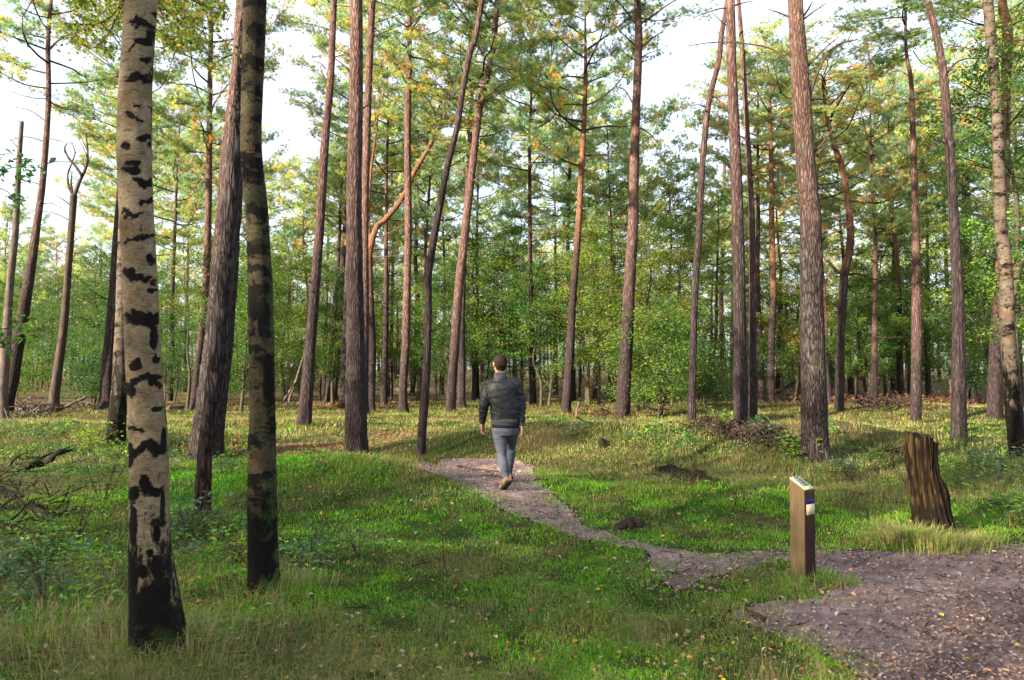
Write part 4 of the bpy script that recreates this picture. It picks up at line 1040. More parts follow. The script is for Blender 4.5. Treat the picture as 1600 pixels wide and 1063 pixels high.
# ------------------------------------------------------------------ the wood that closes the view, and the wood beyond the left edge
def forest_mass(name, label, spots, seed, fol, size, pal, trunk_n=1.0, mats=None, zlo=1.5, zhi=12.5, Rx=2.4):
    r = np.random.default_rng(seed); mb = MB()
    for (x, y) in spots:
        z = float(height(x, y)); H = r.uniform(.75, 1.05) * zhi
        lean = r.normal(size=2) * .35
        add_tube(mb, [(x, y, z - .3), (x + lean[0] * .5, y + lean[1] * .5, z + H * .5), (x + lean[0], y + lean[1], z + H)], [r.uniform(.10, .22), .10, .03], 6, 6, mi=0)
        n = fol; u = r.random(n)
        lo = zlo if r.random() < .65 else H * .42
        zz = lo + (H - lo) * u
        rad = Rx * np.sin(np.pi * (.12 + .85 * u)) ** .6 * r.uniform(.3, 1, n)
        ncl = max(6, n // 40); ca = r.uniform(0, 6.28, ncl); cz = r.uniform(lo, H, ncl)
        ci = r.integers(ncl, size=n)
        rr_ = Rx * np.sin(np.pi * np.clip(.12 + .85 * (cz[ci] - lo) / (H - lo), 0, 1)) ** .6 * r.uniform(.25, 1, ncl)[ci]
        C = np.stack([x + np.cos(ca[ci]) * rr_, y + np.sin(ca[ci]) * rr_, z + cz[ci]], 1) + r.normal(size=(n, 3)) * np.array([.5, .5, .24])
        base = pal[r.integers(len(pal))]
        cols = base[None] * r.uniform(.7, 1.3, (n, 1)) * r.uniform(.8, 1.25, ncl)[ci][:, None]
        add_leaves(mb, C, size, cols, r, flat=.2, mi=1, asp=.35)
    o = mb.build(name, mats or [M_PINE_DARK, M_NEEDLE], smooth=False)
    return tag(o, label, 'forest', kind='stuff')
rf = np.random.default_rng(91)
spots = []
for k in range(460):
    th = rf.uniform(-42, 42); d = rf.uniform(80, 140); spots.append((d * math.sin(R(th)), d * math.cos(R(th))))
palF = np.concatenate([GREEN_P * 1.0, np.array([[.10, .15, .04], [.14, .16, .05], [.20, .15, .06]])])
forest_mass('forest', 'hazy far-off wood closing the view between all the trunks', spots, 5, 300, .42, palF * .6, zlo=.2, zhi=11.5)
spots = []
T2 = Vector((TRAVEL.x, TRAVEL.y)); S2 = Vector((-TRAVEL.y, TRAVEL.x))
for k in range(90):
    d = rf.uniform(15, 40); s = rf.uniform(-18, 12.8)
    p = -T2 * d + S2 * s
    if p.y > 0 and abs(p.x) / p.y < .80: continue
    if p.length < 8: continue
    spots.append((p.x, p.y))
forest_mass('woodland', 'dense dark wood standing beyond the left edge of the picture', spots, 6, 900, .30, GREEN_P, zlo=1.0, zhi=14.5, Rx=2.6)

# ------------------------------------------------------------------ grass, dry grass, fallen leaves, litter
def sample_ground(n, r, rmin, rmax, power=1.5, fov=40):
    u = r.random(n)
    if abs(power - 1) < 1e-6: d = rmin * (rmax / rmin) ** u
    else:
        k = 1 - power; d = (rmin ** k + u * (rmax ** k - rmin ** k)) ** (1 / k)
    th = R(1) * r.uniform(-fov, fov, n)
    return d * np.sin(th), d * np.cos(th), d
def blades(mb, x, y, hgt, wid, cols, r, droop=.7, tipcol=None, dirs=None, z0=None):
    n = len(x)
    z = height(x, y) - .005 if z0 is None else z0
    a = r.uniform(0, 2 * np.pi, n) if dirs is None else dirs
    b = a + np.pi / 2 + r.normal(size=n) * .4
    D = np.stack([np.cos(a), np.sin(a), np.zeros(n)], 1); Wd = np.stack([np.cos(b), np.sin(b), np.zeros(n)], 1) * wid[:, None] * .5
    base = np.stack([x, y, z], 1)
    dr = droop * r.uniform(.2, 1.4, n); h = hgt[:, None]
    up = np.array([0, 0, 1.0])
    m = base + up * h * .55 + D * h * (.18 * dr)[:, None]
    t = base + up * h * (1 - .25 * dr)[:, None] + D * h * (.75 * dr)[:, None]
    V = np.stack([base - Wd, base + Wd, m + Wd * .75, m - Wd * .75, t], 1).reshape(-1, 3)
    k = np.arange(n)[:, None] * 5
    tc = cols * 1.15 if tipcol is None else tipcol
    C = np.stack([cols, cols, cols, cols, tc], 1).reshape(-1, 3)
    mb.add(V, [np.concatenate([k + 0, k + 1, k + 2, k + 3], 1), np.concatenate([k + 3, k + 2, k + 4], 1)], 0, np.clip(C, 0, 1))
def lushness(x, y):
    """1 = short bright green turf, 0 = dry tussocky grass"""
    l = .70 + 2.1 * (noise2(x, y, 1.5, 61, 3) - .5) + .8 * (noise2(x, y, 5, 63) - .5)
    l -= .75 * np.clip((y - 8.5) / 5, 0, 1)
    l -= .35 * np.exp(-((x + 3.2) / 1.6) ** 2 - ((y - 4.5) / 2.0) ** 2)          # the tussocks at the foot of the birches
    l -= .5 * np.exp(-((x + 2.5) / 2.8) ** 2 - ((y - 14.5) / 1.6) ** 2)
    l -= .8 * np.exp(-((x + .5) / 3.2) ** 2 - ((y - 17.5) / 2.4) ** 2)
    l -= .45 * np.exp(-((x - 4.5) / 3.5) ** 2 - ((y - 12.0) / 2.0) ** 2)
    l += .55 * np.exp(-((x - 1.2) / 1.5) ** 2 - ((y - 6.0) / 1.0) ** 2)
    l += .45 * np.exp(-((x - 2.6) / 1.6) ** 2 - ((y - 7.6) / .9) ** 2)
    return np.clip(l, 0, 1)
rg = np.random.default_rng(1234)
G_BR = np.array([0.105, 0.39, 0.010]); G_YG = np.array([0.27, 0.41, 0.028]); G_DK = np.array([0.030, 0.090, 0.012]); DRY = np.array([0.42, 0.34, 0.16]); OLV = np.array([0.19, 0.21, 0.060]); RED = np.array([.22, .12, .06])
mb = MB()
for (n, r0, r1, pw) in ((520000, 2.6, 14, 1.25), (330000, 9, 40, 1.35)):
    x, y, d = sample_ground(n, rg, r0, r1, pw)
    sdv = path_sd(x, y); keep = sdv > .05 - .34 * (rg.random(n) ** 3.2) * (noise2(x, y, .5, 141, 2) > .42)
    clump = noise2(x, y, .28, 71, 2)
    lu = lushness(x, y)
    keep &= rg.random(n) < np.clip(1.9 * clump - .25, .12, 1) * (.6 + .4 * lu)
    brown = noise2(x, y, .9, 95, 3) > .64
    keep &= ~(brown & (rg.random(n) < .75))
    x, y, d, clump, lu, sdv = x[keep], y[keep], d[keep], clump[keep], lu[keep], sdv[keep]
    m = len(x)
    sc = (d / 5.0) ** .45
    hgt = (.018 + .038 * clump * (1.2 - .5 * lu)) * rg.uniform(.5, 1.5, m) * sc
    wid = .0031 * (d / 4.5) ** .65 * rg.uniform(.7, 1.4, m)
    g = np.clip(lu + .9 * (noise2(x, y, .34, 87, 2) - .5), 0, 1)[:, None]; q = rg.random((m, 1)); yel = np.clip(2 * noise2(x, y, .8, 81, 2) - .5, 0, 1)[:, None]
    col = (G_BR * g + OLV * (1 - g)) * (1 - .5 * yel) + G_YG * .5 * yel
    col = col * (.40 + 1.1 * rg.random((m, 1)) ** 1.3)
    dm = rg.random(m) < .06 + .55 * (1 - g[:, 0]) ** 1.6
    col[dm] = DRY * rg.uniform(.5, 1.1, (dm.sum(), 1))
    blades(mb, x, y, hgt, wid, col, rg, 1.7)
tag(mb.build('grass', M_GRASS, smooth=False), 'short bright green turf covering the forest floor', 'grass', kind='stuff')
# long dry grass in tufts
mb = MB()
for (nt_, r0, r1, pw, per) in ((2600, 2.4, 13, 1.1, 40), (5200, 9, 34, 1.25, 20)):
    x, y, d = sample_ground(nt_, rg, r0, r1, pw)
    lu = lushness(x, y); sdv = path_sd(x, y)
    k = (rg.random(nt_) < 1.15 - lu * 1.0) & (sdv > .06)
    x, y, d = x[k], y[k], d[k]; m = len(x)
    ang = rg.uniform(0, 6.28, m)
    X = np.repeat(x, per) + rg.normal(size=m * per) * .07 * np.repeat((d / 6) ** .5, per); Y = np.repeat(y, per) + rg.normal(size=m * per) * .07 * np.repeat((d / 6) ** .5, per)
    dd = np.repeat(d, per); q = path_sd(X, Y) > .0; X, Y, dd = X[q], Y[q], dd[q]; A = (np.repeat(ang, per)[q]) + rg.normal(size=len(X)) * .9
    M_ = len(X)
    tone = np.repeat(rg.random(m), per)[q][:, None]
    col = (DRY * tone + OLV * 1.0 * (1 - tone)) * rg.uniform(.6, 1.25, (M_, 1)) * .8
    gm = rg.random(M_) < .3; col[gm] = G_DK * rg.uniform(.9, 2.0, (gm.sum(), 1))
    blades(mb, X, Y, rg.uniform(.05, .20, M_), .0020 * (dd / 4.5) ** .6 * rg.uniform(.7, 1.3, M_), col, rg, 1.9, dirs=A)
def tuft(cx, cy, n, sp_, h, dry, r=rg, w=.0035):
    X = cx + r.normal(size=n) * sp_; Y = cy + r.normal(size=n) * sp_
    A = np.arctan2(Y - cy, X - cx) + r.normal(size=n) * .5
    t_ = (r.random((n, 1)) < dry)
    col = np.where(t_, DRY * r.uniform(.5, 1.1, (n, 1)), (G_BR * .6 + OLV * .5) * r.uniform(.6, 1.2, (n, 1)))
    blades(mb, X, Y, r.uniform(.5, 1.2, n) * h, np.full(n, w) * r.uniform(.7, 1.3, n), col, r, 1.3, dirs=A)
for (px, py, n, sp_, h, dry, w) in [(1270, 905, 500, .10, .10, .3, .005), (1235, 915, 300, .10, .08, .3, .005), (1310, 912, 250, .08, .08, .4, .005), (1420, 852, 1100, .13, .24, .65, .006), (1462, 856, 900, .14, .20, .6, .006), (1520, 850, 500, .14, .13, .6, .006), (1385, 850, 500, .12, .13, .6, .006),
                                 (246, 1010, 500, .22, .16, .7, .004), (300, 1030, 400, .25, .16, .75, .004), (180, 1030, 400, .25, .18, .7, .004), (412, 925, 420, .16, .13, .6, .005), (470, 915, 300, .16, .12, .5, .004), (60, 1000, 500, .3, .2, .6, .004), (120, 950, 400, .3, .2, .5, .004),
                                 (318, 812, 350, .16, .13, .5, .006), (556, 716, 260, .3, .12, .5, .010), (657, 718, 160, .15, .10, .4, .010), (1275, 728, 350, .3, .14, .4, .010), (181, 700, 300, .3, .16, .4, .01), (474, 668, 300, .5, .14, .6, .016), (318, 722, 300, .4, .15, .5, .01), (1590, 722, 200, .3, .15, .4, .01), (1497, 692, 250, .4, .15, .5, .012)]:
    g_ = ground_hit(px, py); tuft(g_.x, g_.y, n, sp_, h, dry, w=w)
for (fx, fy, fr) in FEET:
    if fy < 7 or fy > 34: continue
    n = int(150 + 60 * fr / .15); A = rg.uniform(0, 6.28, n); rr_ = fr * (1.0 + np.abs(rg.normal(size=n)) * .5)
    t_ = rg.random((n, 1)) < .45
    col = np.where(t_, DRY * rg.uniform(.4, .9, (n, 1)), (G_BR * .4 + OLV * .5) * rg.uniform(.4, 1.0, (n, 1)))
    blades(mb, fx + np.cos(A) * rr_, fy + np.sin(A) * rr_, rg.uniform(.06, .20, n), np.full(n, .0035) * (fy / 6) ** .6, col, rg, 1.1, dirs=A)
tag(mb.build('dry_grass', M_GRASS, smooth=False), 'long straw-coloured and olive grass in loose tussocks', 'grass', kind='stuff')

def fallen(name, label, n, r0, r1, pw, onpath, size, pal, seed, up=1.0, dens=None):
    r = np.random.default_rng(seed)
    x, y, d = sample_ground(n, r, r0, r1, pw)
    sdv = path_sd(x, y)
    k = (sdv < .06 + .5 * r.random(n) ** 4) if onpath else (sdv > -.02)
    if dens is not None: k &= r.random(n) < dens(x, y)
    x, y, d = x[k], y[k], d[k]; m = len(x)
    z = height(x, y) + (0.006 if onpath else r.uniform(.015, .05, m))
    nr = r.normal(size=(m, 3)) * .35; nr[:, 2] = 1
    pal = np.array(pal); cols = pal[r.integers(len(pal), size=m)] * r.uniform(.6, 1.2, (m, 1))
    mb = MB(); add_leaves(mb, np.stack([x, y, z], 1), size * (d / 5) ** .35, cols, r, nrm=nr, mi=0, asp=.62)
    return tag(mb.build(name, M_LITTER, smooth=False), label, 'leaves', kind='stuff')
fallen('leaf_litter', 'small brown and pinkish leaf crumbs strewn over the path', 120000, 2.8, 15, 1.15, True, .026, [(.20, .12, .09), (.34, .22, .18), (.06, .034, .028), (.28, .18, .155), (.44, .33, .28), (.09, .050, .040), (.17, .12, .11)], 9, dens=lambda x, y: .40 + 1.1 * np.clip(noise2(x, y, .8, 131, 3) * 2.2 - .75, 0, 1))
fallen('fallen_leaves', 'larger yellow, orange and tan leaves lying on the path', 1700, 2.8, 14, 1.2, True, .040, [(.48, .28, .12), (.50, .33, .22), (.45, .20, .05), (.55, .45, .32), (.60, .42, .06), (.22, .11, .07)], 10)
fallen('fallen_leaves', 'yellow, orange and tan leaves lying in the grass', 5600, 2.6, 22, 1.2, False, .038, [(.36, .20, .09), (.38, .25, .17), (.42, .17, .03), (.44, .35, .24), (.46, .32, .05), (.18, .09, .05), (.22, .12, .08)], 11, dens=lambda x, y: .35 + .9 * (noise2(x, y, 1.0, 99, 2) > .5))

# ------------------------------------------------------------------ marker post
def quad_box(mb, c, ux, uy, uz, mi=0, attr=None):
    """box from centre and three half-axis vectors"""
    c, ux, uy, uz = (np.array(v, float) for v in (c, ux, uy, uz))
    V = [c + a * ux + b * uy + d * uz for d in (-1, 1) for b in (-1, 1) for a in (-1, 1)]
    mb.add(V, np.array([[0, 2, 3, 1], [4, 5, 7, 6], [0, 1, 5, 4], [2, 6, 7, 3], [0, 4, 6, 2], [1, 3, 7, 5]]), mi, None, attr)
def make_post():
    b = ground_hit(1255, 905)
    t = thing('marker_post', 'short square wooden waymark post with slanted top plate, at the fork of the path', 'post', b)
    ns = np.array([math.cos(R(217)), math.sin(R(217)), 0]); nf = np.array([math.cos(R(307)), math.sin(R(307)), 0]); up = np.array([0, 0, 1.0])
    h = .068; zt = .735
    top = lambda a, f: zt + .0 - f / h * .040 + .0
    # rounded square section, many rings with grain
    sec = []
    rad = .009; K = 4
    for (sx, sy, a0) in ((1, 1, 0), (-1, 1, 90), (-1, -1, 180), (1, -1, 270)):
        for k in range(K + 1):
            a = R(a0 + 90 * k / K); sec.append((sx * (h - rad) + rad * math.cos(a), sy * (h - rad) + rad * math.sin(a)))
    fine = []
    for i in range(len(sec)):
        p, q = np.array(sec[i]), np.array(sec[(i + 1) % len(sec)]); n = max(1, int(np.linalg.norm(q - p) / .008))
        for k in range(n): fine.append(p + (q - p) * k / n)
    fine = np.array(fine); ng = len(fine); nz = 60
    V = []; A = []
    for i in range(nz):
        u = i / (nz - 1)
        for (a, f) in fine:
            zz = -.15 + u * (top(a, f) + .15)
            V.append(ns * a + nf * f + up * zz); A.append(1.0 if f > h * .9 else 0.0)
    V = np.array(V)
    g = (vnoise(V * np.array([60, 60, 4]), 5) - .5) * .0035 + (vnoise(V * np.array([9, 9, 1.5]), 6) - .5) * .004
    c2 = V.copy(); c2[:, 2] = 0; V = V + c2 / np.linalg.norm(c2, axis=1)[:, None] * g[:, None]
    V = np.vstack([V, [up * zt]]); A.append(0)
    ii = np.arange(nz - 1)[:, None] * ng; j = np.arange(ng)[None]; jn = (j + 1) % ng
    Fq = np.stack([ii + j, ii + jn, ii + ng + jn, ii + ng + j], -1).reshape(-1, 4)
    j = np.arange(ng); tri = np.stack([np.full(ng, nz * ng), (nz - 1) * ng + j, (nz - 1) * ng + (j + 1) % ng], 1)
    m, nt, bs = nodes('weathered_post_wood')
    c = coords(nt, (1, 1, .06)); c1 = coords(nt)
    gr = noise_t(nt, c, 55, 5, .7, .4); bigg = noise_t(nt, coords(nt, (1, 1, .35)), 7, 4, .6)
    col = mixc(nt, gr, (.070, .048, .026), (.28, .190, .098))
    sx = nt.nodes.new('ShaderNodeSeparateXYZ'); nt.links.new(c1, sx.inputs[0])
    lowm = nt.nodes.new('ShaderNodeMapRange'); nt.links.new(sx.outputs['Z'], lowm.inputs[0])
    lowm.inputs[1].default_value = .62; lowm.inputs[2].default_value = .0
    alg = math_(nt, 'MULTIPLY', ramp(nt, bigg, [(.42, 0.0), (.62, 1.0)]), math_(nt, 'MULTIPLY', lowm.outputs[0], 1.1), True)
    col = mixc(nt, alg, col, (.085, .075, .022))
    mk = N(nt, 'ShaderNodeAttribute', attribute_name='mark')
    shade_wet = math_(nt, 'MULTIPLY', mk.outputs['Fac'], math_(nt, 'ADD', .85, math_(nt, 'MULTIPLY', lowm.outputs[0], .35)), True)  # front face's shade painted into its colour, together with damp increasing downward
    col = mixc(nt, shade_wet, col, mixc(nt, gr, (.010, .006, .006), (.055, .030, .024)))
    nt.links.new(col, bs.inputs['Base Color']); bs.inputs['Roughness'].default_value = .8
    bump(nt, bs, gr, .6, .004)
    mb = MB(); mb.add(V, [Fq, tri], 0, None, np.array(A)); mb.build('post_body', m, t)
    # slanted plate with a printed picture
    nrm = np.cross(ns, nf * 2 * h + up * (-.08)); nrm /= np.linalg.norm(nrm); nrm *= np.sign(nrm[2])
    fd = nf * h + up * (-.040); fd = fd / np.linalg.norm(fd)
    mp, _, bp = nodes('cream_plate'); bp.inputs['Base Color'].default_value = (.62, .64, .42, 1); bp.inputs['Roughness'].default_value = .35
    mg, _, bg_ = nodes('printed_grey_map'); bg_.inputs['Base Color'].default_value = (.16, .20, .19, 1)
    my, _, by_ = nodes('yellow_strip'); by_.inputs['Base Color'].default_value = (.66, .68, .20, 1)
    mbl, _, bb_ = nodes('blue_paint'); bb_.inputs['Base Color'].default_value = (.012, .014, .16, 1)
    mcr, _, bc_ = nodes('cream_marker'); bc_.inputs['Base Color'].default_value = (.62, .52, .30, 1)
    mdk, _, bd_ = nodes('black_print'); bd_.inputs['Base Color'].default_value = (.03, .03, .04, 1)
    cc = up * (zt + .0045)
    pl = MB(); quad_box(pl, cc, ns * .063, fd * .076, nrm * .004); plate = pl.build('sign_plate', mp, t)
    tp = cc + nrm * .0048
    q = MB(); quad_box(q, tp - fd * .012, ns * .040, fd * .034, nrm * .001); q.build('picture_panel', mg, plate)
    q = MB(); quad_box(q, tp + fd * .055, ns * .060, fd * .014, nrm * .0009); q.build('yellow_strip', my, plate)
    q = MB(); quad_box(q, tp - fd * .062, ns * .030, fd * .006, nrm * .001)
    for k in range(3): quad_box(q, tp + fd * (.029 + .005 * k), ns * (.050 - .01 * k), fd * .0011, nrm * .001)
    q.build('printed_lines', mdk, plate)
    fc = nf * (h + .003)
    q = MB(); quad_box(q, fc + up * (.735 - .128), ns * .052, nf * .002, up * .017); q.build('blue_marker', mbl, t)
    q = MB(); quad_box(q, fc + up * (.735 - .188), ns * .052, nf * .003, up * .040); q.build('cream_marker', mcr, t)
    q = MB()
    for (dx, dz) in ((-.018, .055), (.018, .062), (.015, .085)):
        add_tube(q, [fc + up * (.735 - dz) + ns * dx, fc + up * (.735 - dz) + ns * dx + nf * .004], [.006, .005], 8, 3)
    q.build('screw', mdk, t)
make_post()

# ------------------------------------------------------------------ rotten stump
def make_stump():
    b = ground_hit(1461, 838)
    t = thing('tree_stump', 'tall hollow rotten stump with yellow mossy side and black right side', 'stump', b)
    D = b.y
    ctr = [(1461, 862, 68), (1460, 838, 62), (1456, 810, 58), (1450, 770, 54), (1444, 735, 50), (1441, 700, 49), (1441, 682, 47)]
    P = [np.array(at(x, y, D) - b) for x, y, w in ctr]; W = [w * D / F / 2 for x, y, w in ctr]
    PP, RR = resample(P, W, 90)
    seg = 180; a = np.linspace(0, 2 * np.pi, seg, endpoint=False)
    gro = np.zeros(seg)
    r = np.random.default_rng(8)
    cs = np.stack([np.cos(a), np.sin(a), np.zeros(seg)], 1)
    gro = .10 * (vnoise(cs * 9 + 3, 1) - .5) + .18 * (vnoise(cs * 3.3 + 9, 2) - .5) + .05 * (vnoise(cs * 20, 3) - .5)
    topz = .035 * (vnoise(cs * 6, 7) - .5) * 2 + .06 * (vnoise(cs * 17, 8) - .5)
    topz -= .11 * np.clip(np.cos(a + .35), 0, 1) ** 3          # broken lower on the right
    n = len(PP); V = []; AT = []
    for i in range(n):
        u = i / (n - 1)
        nz = (vnoise(np.stack([cs[:, 0] * 5, cs[:, 1] * 5, np.full(seg, u * 5)], 1), 11) - .5) * .13 + (vnoise(np.stack([cs[:, 0] * 11 + u * 2.5, cs[:, 1] * 11, np.full(seg, u * 2.6)], 1), 14) - .5) * .17 + (vnoise(np.stack([cs[:, 0] * 24 - u * 3, cs[:, 1] * 24, np.full(seg, u * 4)], 1), 16) - .5) * .09 + (vnoise(np.stack([cs[:, 0] * 14, cs[:, 1] * 14, np.full(seg, u * 7)], 1), 12) - .5) * .07 + (vnoise(np.stack([cs[:, 0] * 30, cs[:, 1] * 30, np.full(seg, u * 22)], 1), 13) - .5) * .07
        fl = 1 + .35 * np.exp(-u * 14) * (1 + .8 * np.sin(a * 4 + 1))
        # a shelf of bark broken off the right side above mid height
        st = 1 - .20 * (1 / (1 + np.exp(-(u - .66) * 60))) * np.clip(np.cos(a), 0, 1) ** .6 - .14 * (1 / (1 + np.exp(-(u - .5) * 90))) * np.clip(np.cos(a - .5), 0, 1) ** 4
        rr_ = RR[i] * (1 + gro * (.6 + .6 * u) + nz) * fl * st
        V.append(PP[i] + cs * rr_[:, None] + np.array([0, 0, 1]) * (topz * u ** 3)[:, None])
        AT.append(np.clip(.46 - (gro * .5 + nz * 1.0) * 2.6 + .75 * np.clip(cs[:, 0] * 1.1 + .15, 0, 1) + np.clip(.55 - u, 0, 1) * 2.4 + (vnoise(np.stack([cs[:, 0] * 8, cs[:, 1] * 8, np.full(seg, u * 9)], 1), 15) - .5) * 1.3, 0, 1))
    for k, (f, dz) in enumerate(((.80, .004), (.62, -.02), (.5, -.09), (.35, -.14))):
        V.append(PP[-1] + (V[n - 1] - PP[-1] - np.array([0, 0, 1]) * topz[:, None]) * f + np.array([0, 0, 1]) * (topz * .8 + dz)[:, None])
    m = n + 4; V = np.concatenate(V); V = np.vstack([V, PP[-1] + np.array([0, 0, -.15])]); AT = np.concatenate(AT + [np.full(seg * 4 + 1, .7)])
    i = np.arange(m - 1)[:, None] * seg; j = np.arange(seg)[None]; jn = (j + 1) % seg
    Fq = np.stack([i + j, i + jn, i + seg + jn, i + seg + j], -1).reshape(-1, 4)
    j = np.arange(seg); tri = np.stack([np.full(seg, m * seg), (m - 1) * seg + j, (m - 1) * seg + (j + 1) % seg], 1)
    mt, nt, bs = nodes('rotten_stump_wood')
    c = coords(nt, (1, 1, .13)); c1 = coords(nt)
    g = noise_t(nt, c, 30, 6, .75); g2 = noise_t(nt, coords(nt, (1, 1, .3)), 8, 5, .65)
    sx = nt.nodes.new('ShaderNodeSeparateXYZ'); nt.links.new(c1, sx.inputs[0])
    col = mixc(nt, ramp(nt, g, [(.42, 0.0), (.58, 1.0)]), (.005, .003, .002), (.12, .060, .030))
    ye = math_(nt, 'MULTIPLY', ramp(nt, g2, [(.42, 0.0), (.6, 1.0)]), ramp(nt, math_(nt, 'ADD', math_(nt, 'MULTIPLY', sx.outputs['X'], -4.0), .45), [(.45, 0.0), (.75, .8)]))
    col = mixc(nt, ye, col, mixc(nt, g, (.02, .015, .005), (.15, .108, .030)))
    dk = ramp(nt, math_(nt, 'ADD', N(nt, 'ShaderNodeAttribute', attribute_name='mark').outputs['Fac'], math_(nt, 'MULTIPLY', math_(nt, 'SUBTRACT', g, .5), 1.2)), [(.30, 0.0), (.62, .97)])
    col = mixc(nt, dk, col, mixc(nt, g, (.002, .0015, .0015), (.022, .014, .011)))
    nt.links.new(col, bs.inputs['Base Color']); bs.inputs['Roughness'].default_value = .9
    bump(nt, bs, g, 1.0, .035)
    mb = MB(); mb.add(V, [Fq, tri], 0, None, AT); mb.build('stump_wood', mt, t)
    # splinters standing on the rim
    for k in range(7):
        aa = r.uniform(0, 6.28); p = PP[-1] + np.array([math.cos(aa), math.sin(aa), 0]) * RR[-1] * .86 + np.array([0, 0, -.03 - .09 * max(0, math.cos(aa)) ** 3])
        q = MB(); add_tube(q, [p, p + np.array([r.normal() * .006, r.normal() * .006, r.uniform(.05, .10)])], [.012, .003], 5, 5, rough=.4, nscale=60); q.build('splinter', mt, t)
make_stump()

# ------------------------------------------------------------------ dead wood on the ground
def log(name, label, pts, mat, cat='log', rough=.8, seed=0, twigs=0, raise_=None, taper=.6, seg=14, group=None, nsc=12):
    """pts: (px, py, width px, lift in m) of the photo, lying on the ground"""
    r = np.random.default_rng(seed)
    W3 = []; rad = []
    g0 = ground_hit(pts[0][0], pts[0][1]); 
    for (px, py, w, lift) in pts:
        if lift is None or lift == 0: g = ground_hit(px, py)
        else:
            a_, _ = ray(px, py); g = at(px, py, g0.y + r.uniform(-.15, .25))
        rr_ = w * g.y / F / 2; W3.append(np.array(g) + np.array([0, 0, rr_ * .5 if not lift else 0])); rad.append(rr_)
    b = Vector(W3[0]); t = thing(name, label, cat, b, group)
    mb = MB(); L = [p - np.array(b) for p in W3]
    P, RR = add_tube(mb, L, rad, seg, max(14, len(L) * 10), rough=rough, nscale=nsc, zst=1)
    mb.build('trunk' if cat == 'log' else 'stem', mat, t)
    for k in range(twigs):
        i = r.integers(2, len(P) - 1); l = r.uniform(.15, .6) if cat == 'branch' else r.uniform(.05, .16); d = r.normal(size=3) * .6 + (P[min(len(P) - 1, i + 1)] - P[i - 1]) / (np.linalg.norm(P[min(len(P) - 1, i + 1)] - P[i - 1]) + 1e-6); d[2] = abs(d[2]) * .7
        q = MB(); add_tube(q, [P[i], P[i] + d * l * .5 + r.normal(size=3) * .03, P[i] + d * l], [RR[i] * .4, RR[i] * .3, .004], 6, 7, rough=.3); q.build('twig', mat, t)
    return t
log('fallen_branch', 'long dark fallen branch with a raised tip at the left edge', [(-60, 742, 13, 0), (10, 738, 12, 0), (40, 728, 13, 1), (72, 722, 9, 1), (90, 708, 9, 1), (112, 704, 4, 1)], M_LOGDARK, 'branch', seed=1, twigs=4)
log('fallen_branch', 'thinner dark fallen branch lying just behind the long one at the left edge', [(-60, 722, 8, 0), (10, 720, 8, 0), (62, 717, 5, 0)], M_LOGDARK, 'branch', seed=2, twigs=3)
log('fallen_branch', 'short brown fallen branch beneath the long dark one at the left edge', [(18, 744, 8, 0), (50, 748, 9, 0), (78, 746, 6, 0)], M_BRUSH, 'branch', seed=3, twigs=1)
log('fallen_branch', 'mossy crooked branch slanting down to the right near the left edge', [(-20, 770, 13, 0), (20, 778, 13, 0), (55, 798, 11, 0), (80, 818, 8, 0)], M_LOGDARK, 'branch', seed=4, twigs=3)
log('fallen_branch', 'low mossy branch nearest the camera at the left edge', [(-30, 815, 12, 0), (10, 822, 10, 0), (40, 830, 6, 0)], M_LOGDARK, 'branch', seed=5, twigs=2)
log('rotten_log', 'crumbling dark rotten log on the grassy mound beside the path', [(1022, 738, 12, 0), (1045, 742, 16, 0), (1070, 748, 14, 0), (1086, 752, 10, 0)], M_LOGDARK, seed=6, rough=1.5, twigs=5, nsc=26)
log('rotten_log', 'arched reddish end piece of the crumbling log on the mound', [(1080, 756, 8, 0), (1088, 742, 11, 1), (1098, 742, 9, 1), (1112, 754, 6, 0)], M_ROT, seed=7, rough=1.3, nsc=26, twigs=2)
log('rotten_log', 'small piece of grey broken wood lying in the grass between post and stump', [(1336, 808, 5, 0), (1350, 812, 7, 0), (1362, 816, 4, 0)], M_BRUSH, seed=8, rough=.9, nsc=40, twigs=3)
log('rotten_log', 'dark root lump at the outer bend of the path', [(962, 828, 10, 0), (985, 824, 18, 0), (1008, 824, 10, 0)], M_BRUSH, seed=9, rough=1.5, nsc=24, twigs=6)
log('small_stump', 'tiny dark cut stump in the grass of the mound', [(940, 700, 12, 0), (941, 690, 12, 1)], M_LOGDARK, 'stump', seed=10, rough=.3)
log('fallen_log', 'pale log lying flat in the background behind the pale birch', [(262, 640, 6, 0), (300, 637, 6, 0), (345, 634, 5, 0)], M_DEAD, seed=11, twigs=3)
log('fallen_log', 'slanting pale fallen stem left of the grey mottled birch', [(88, 645, 5, 0), (110, 632, 5, 1), (136, 620, 4, 1)], M_DEAD, seed=12, twigs=4)
log('fallen_log', 'long level log far back between the big straight and slim sunlit pines', [(570, 612, 5, 0), (610, 610, 5, 0), (662, 611, 5, 0)], M_DEAD, seed=13, twigs=2)
log('fallen_log', 'grey fallen stem propped up behind the thick rugged pine', [(1200, 618, 6, 0), (1226, 606, 6, 1), (1258, 588, 6, 1)], M_DEAD, seed=14, twigs=2)
log('leaning_pole', 'pale dead pole leaning against the trees behind the mossy birch', [(450, 632, 4, 0), (464, 590, 3.6, 1), (480, 540, 3, 1)], M_DEAD, 'pole', seed=15)
log('leaning_pole', 'second pale dead pole, crossing behind the leaning one', [(438, 634, 3.5, 0), (455, 608, 3, 1), (470, 585, 2.6, 1)], M_DEAD, 'pole', seed=16)
log('leaning_pole', 'short pale upright stick beside the leaning poles', [(448, 636, 3, 0), (449, 610, 2.6, 1), (447, 590, 2, 1)], M_DEAD, 'pole', seed=17)
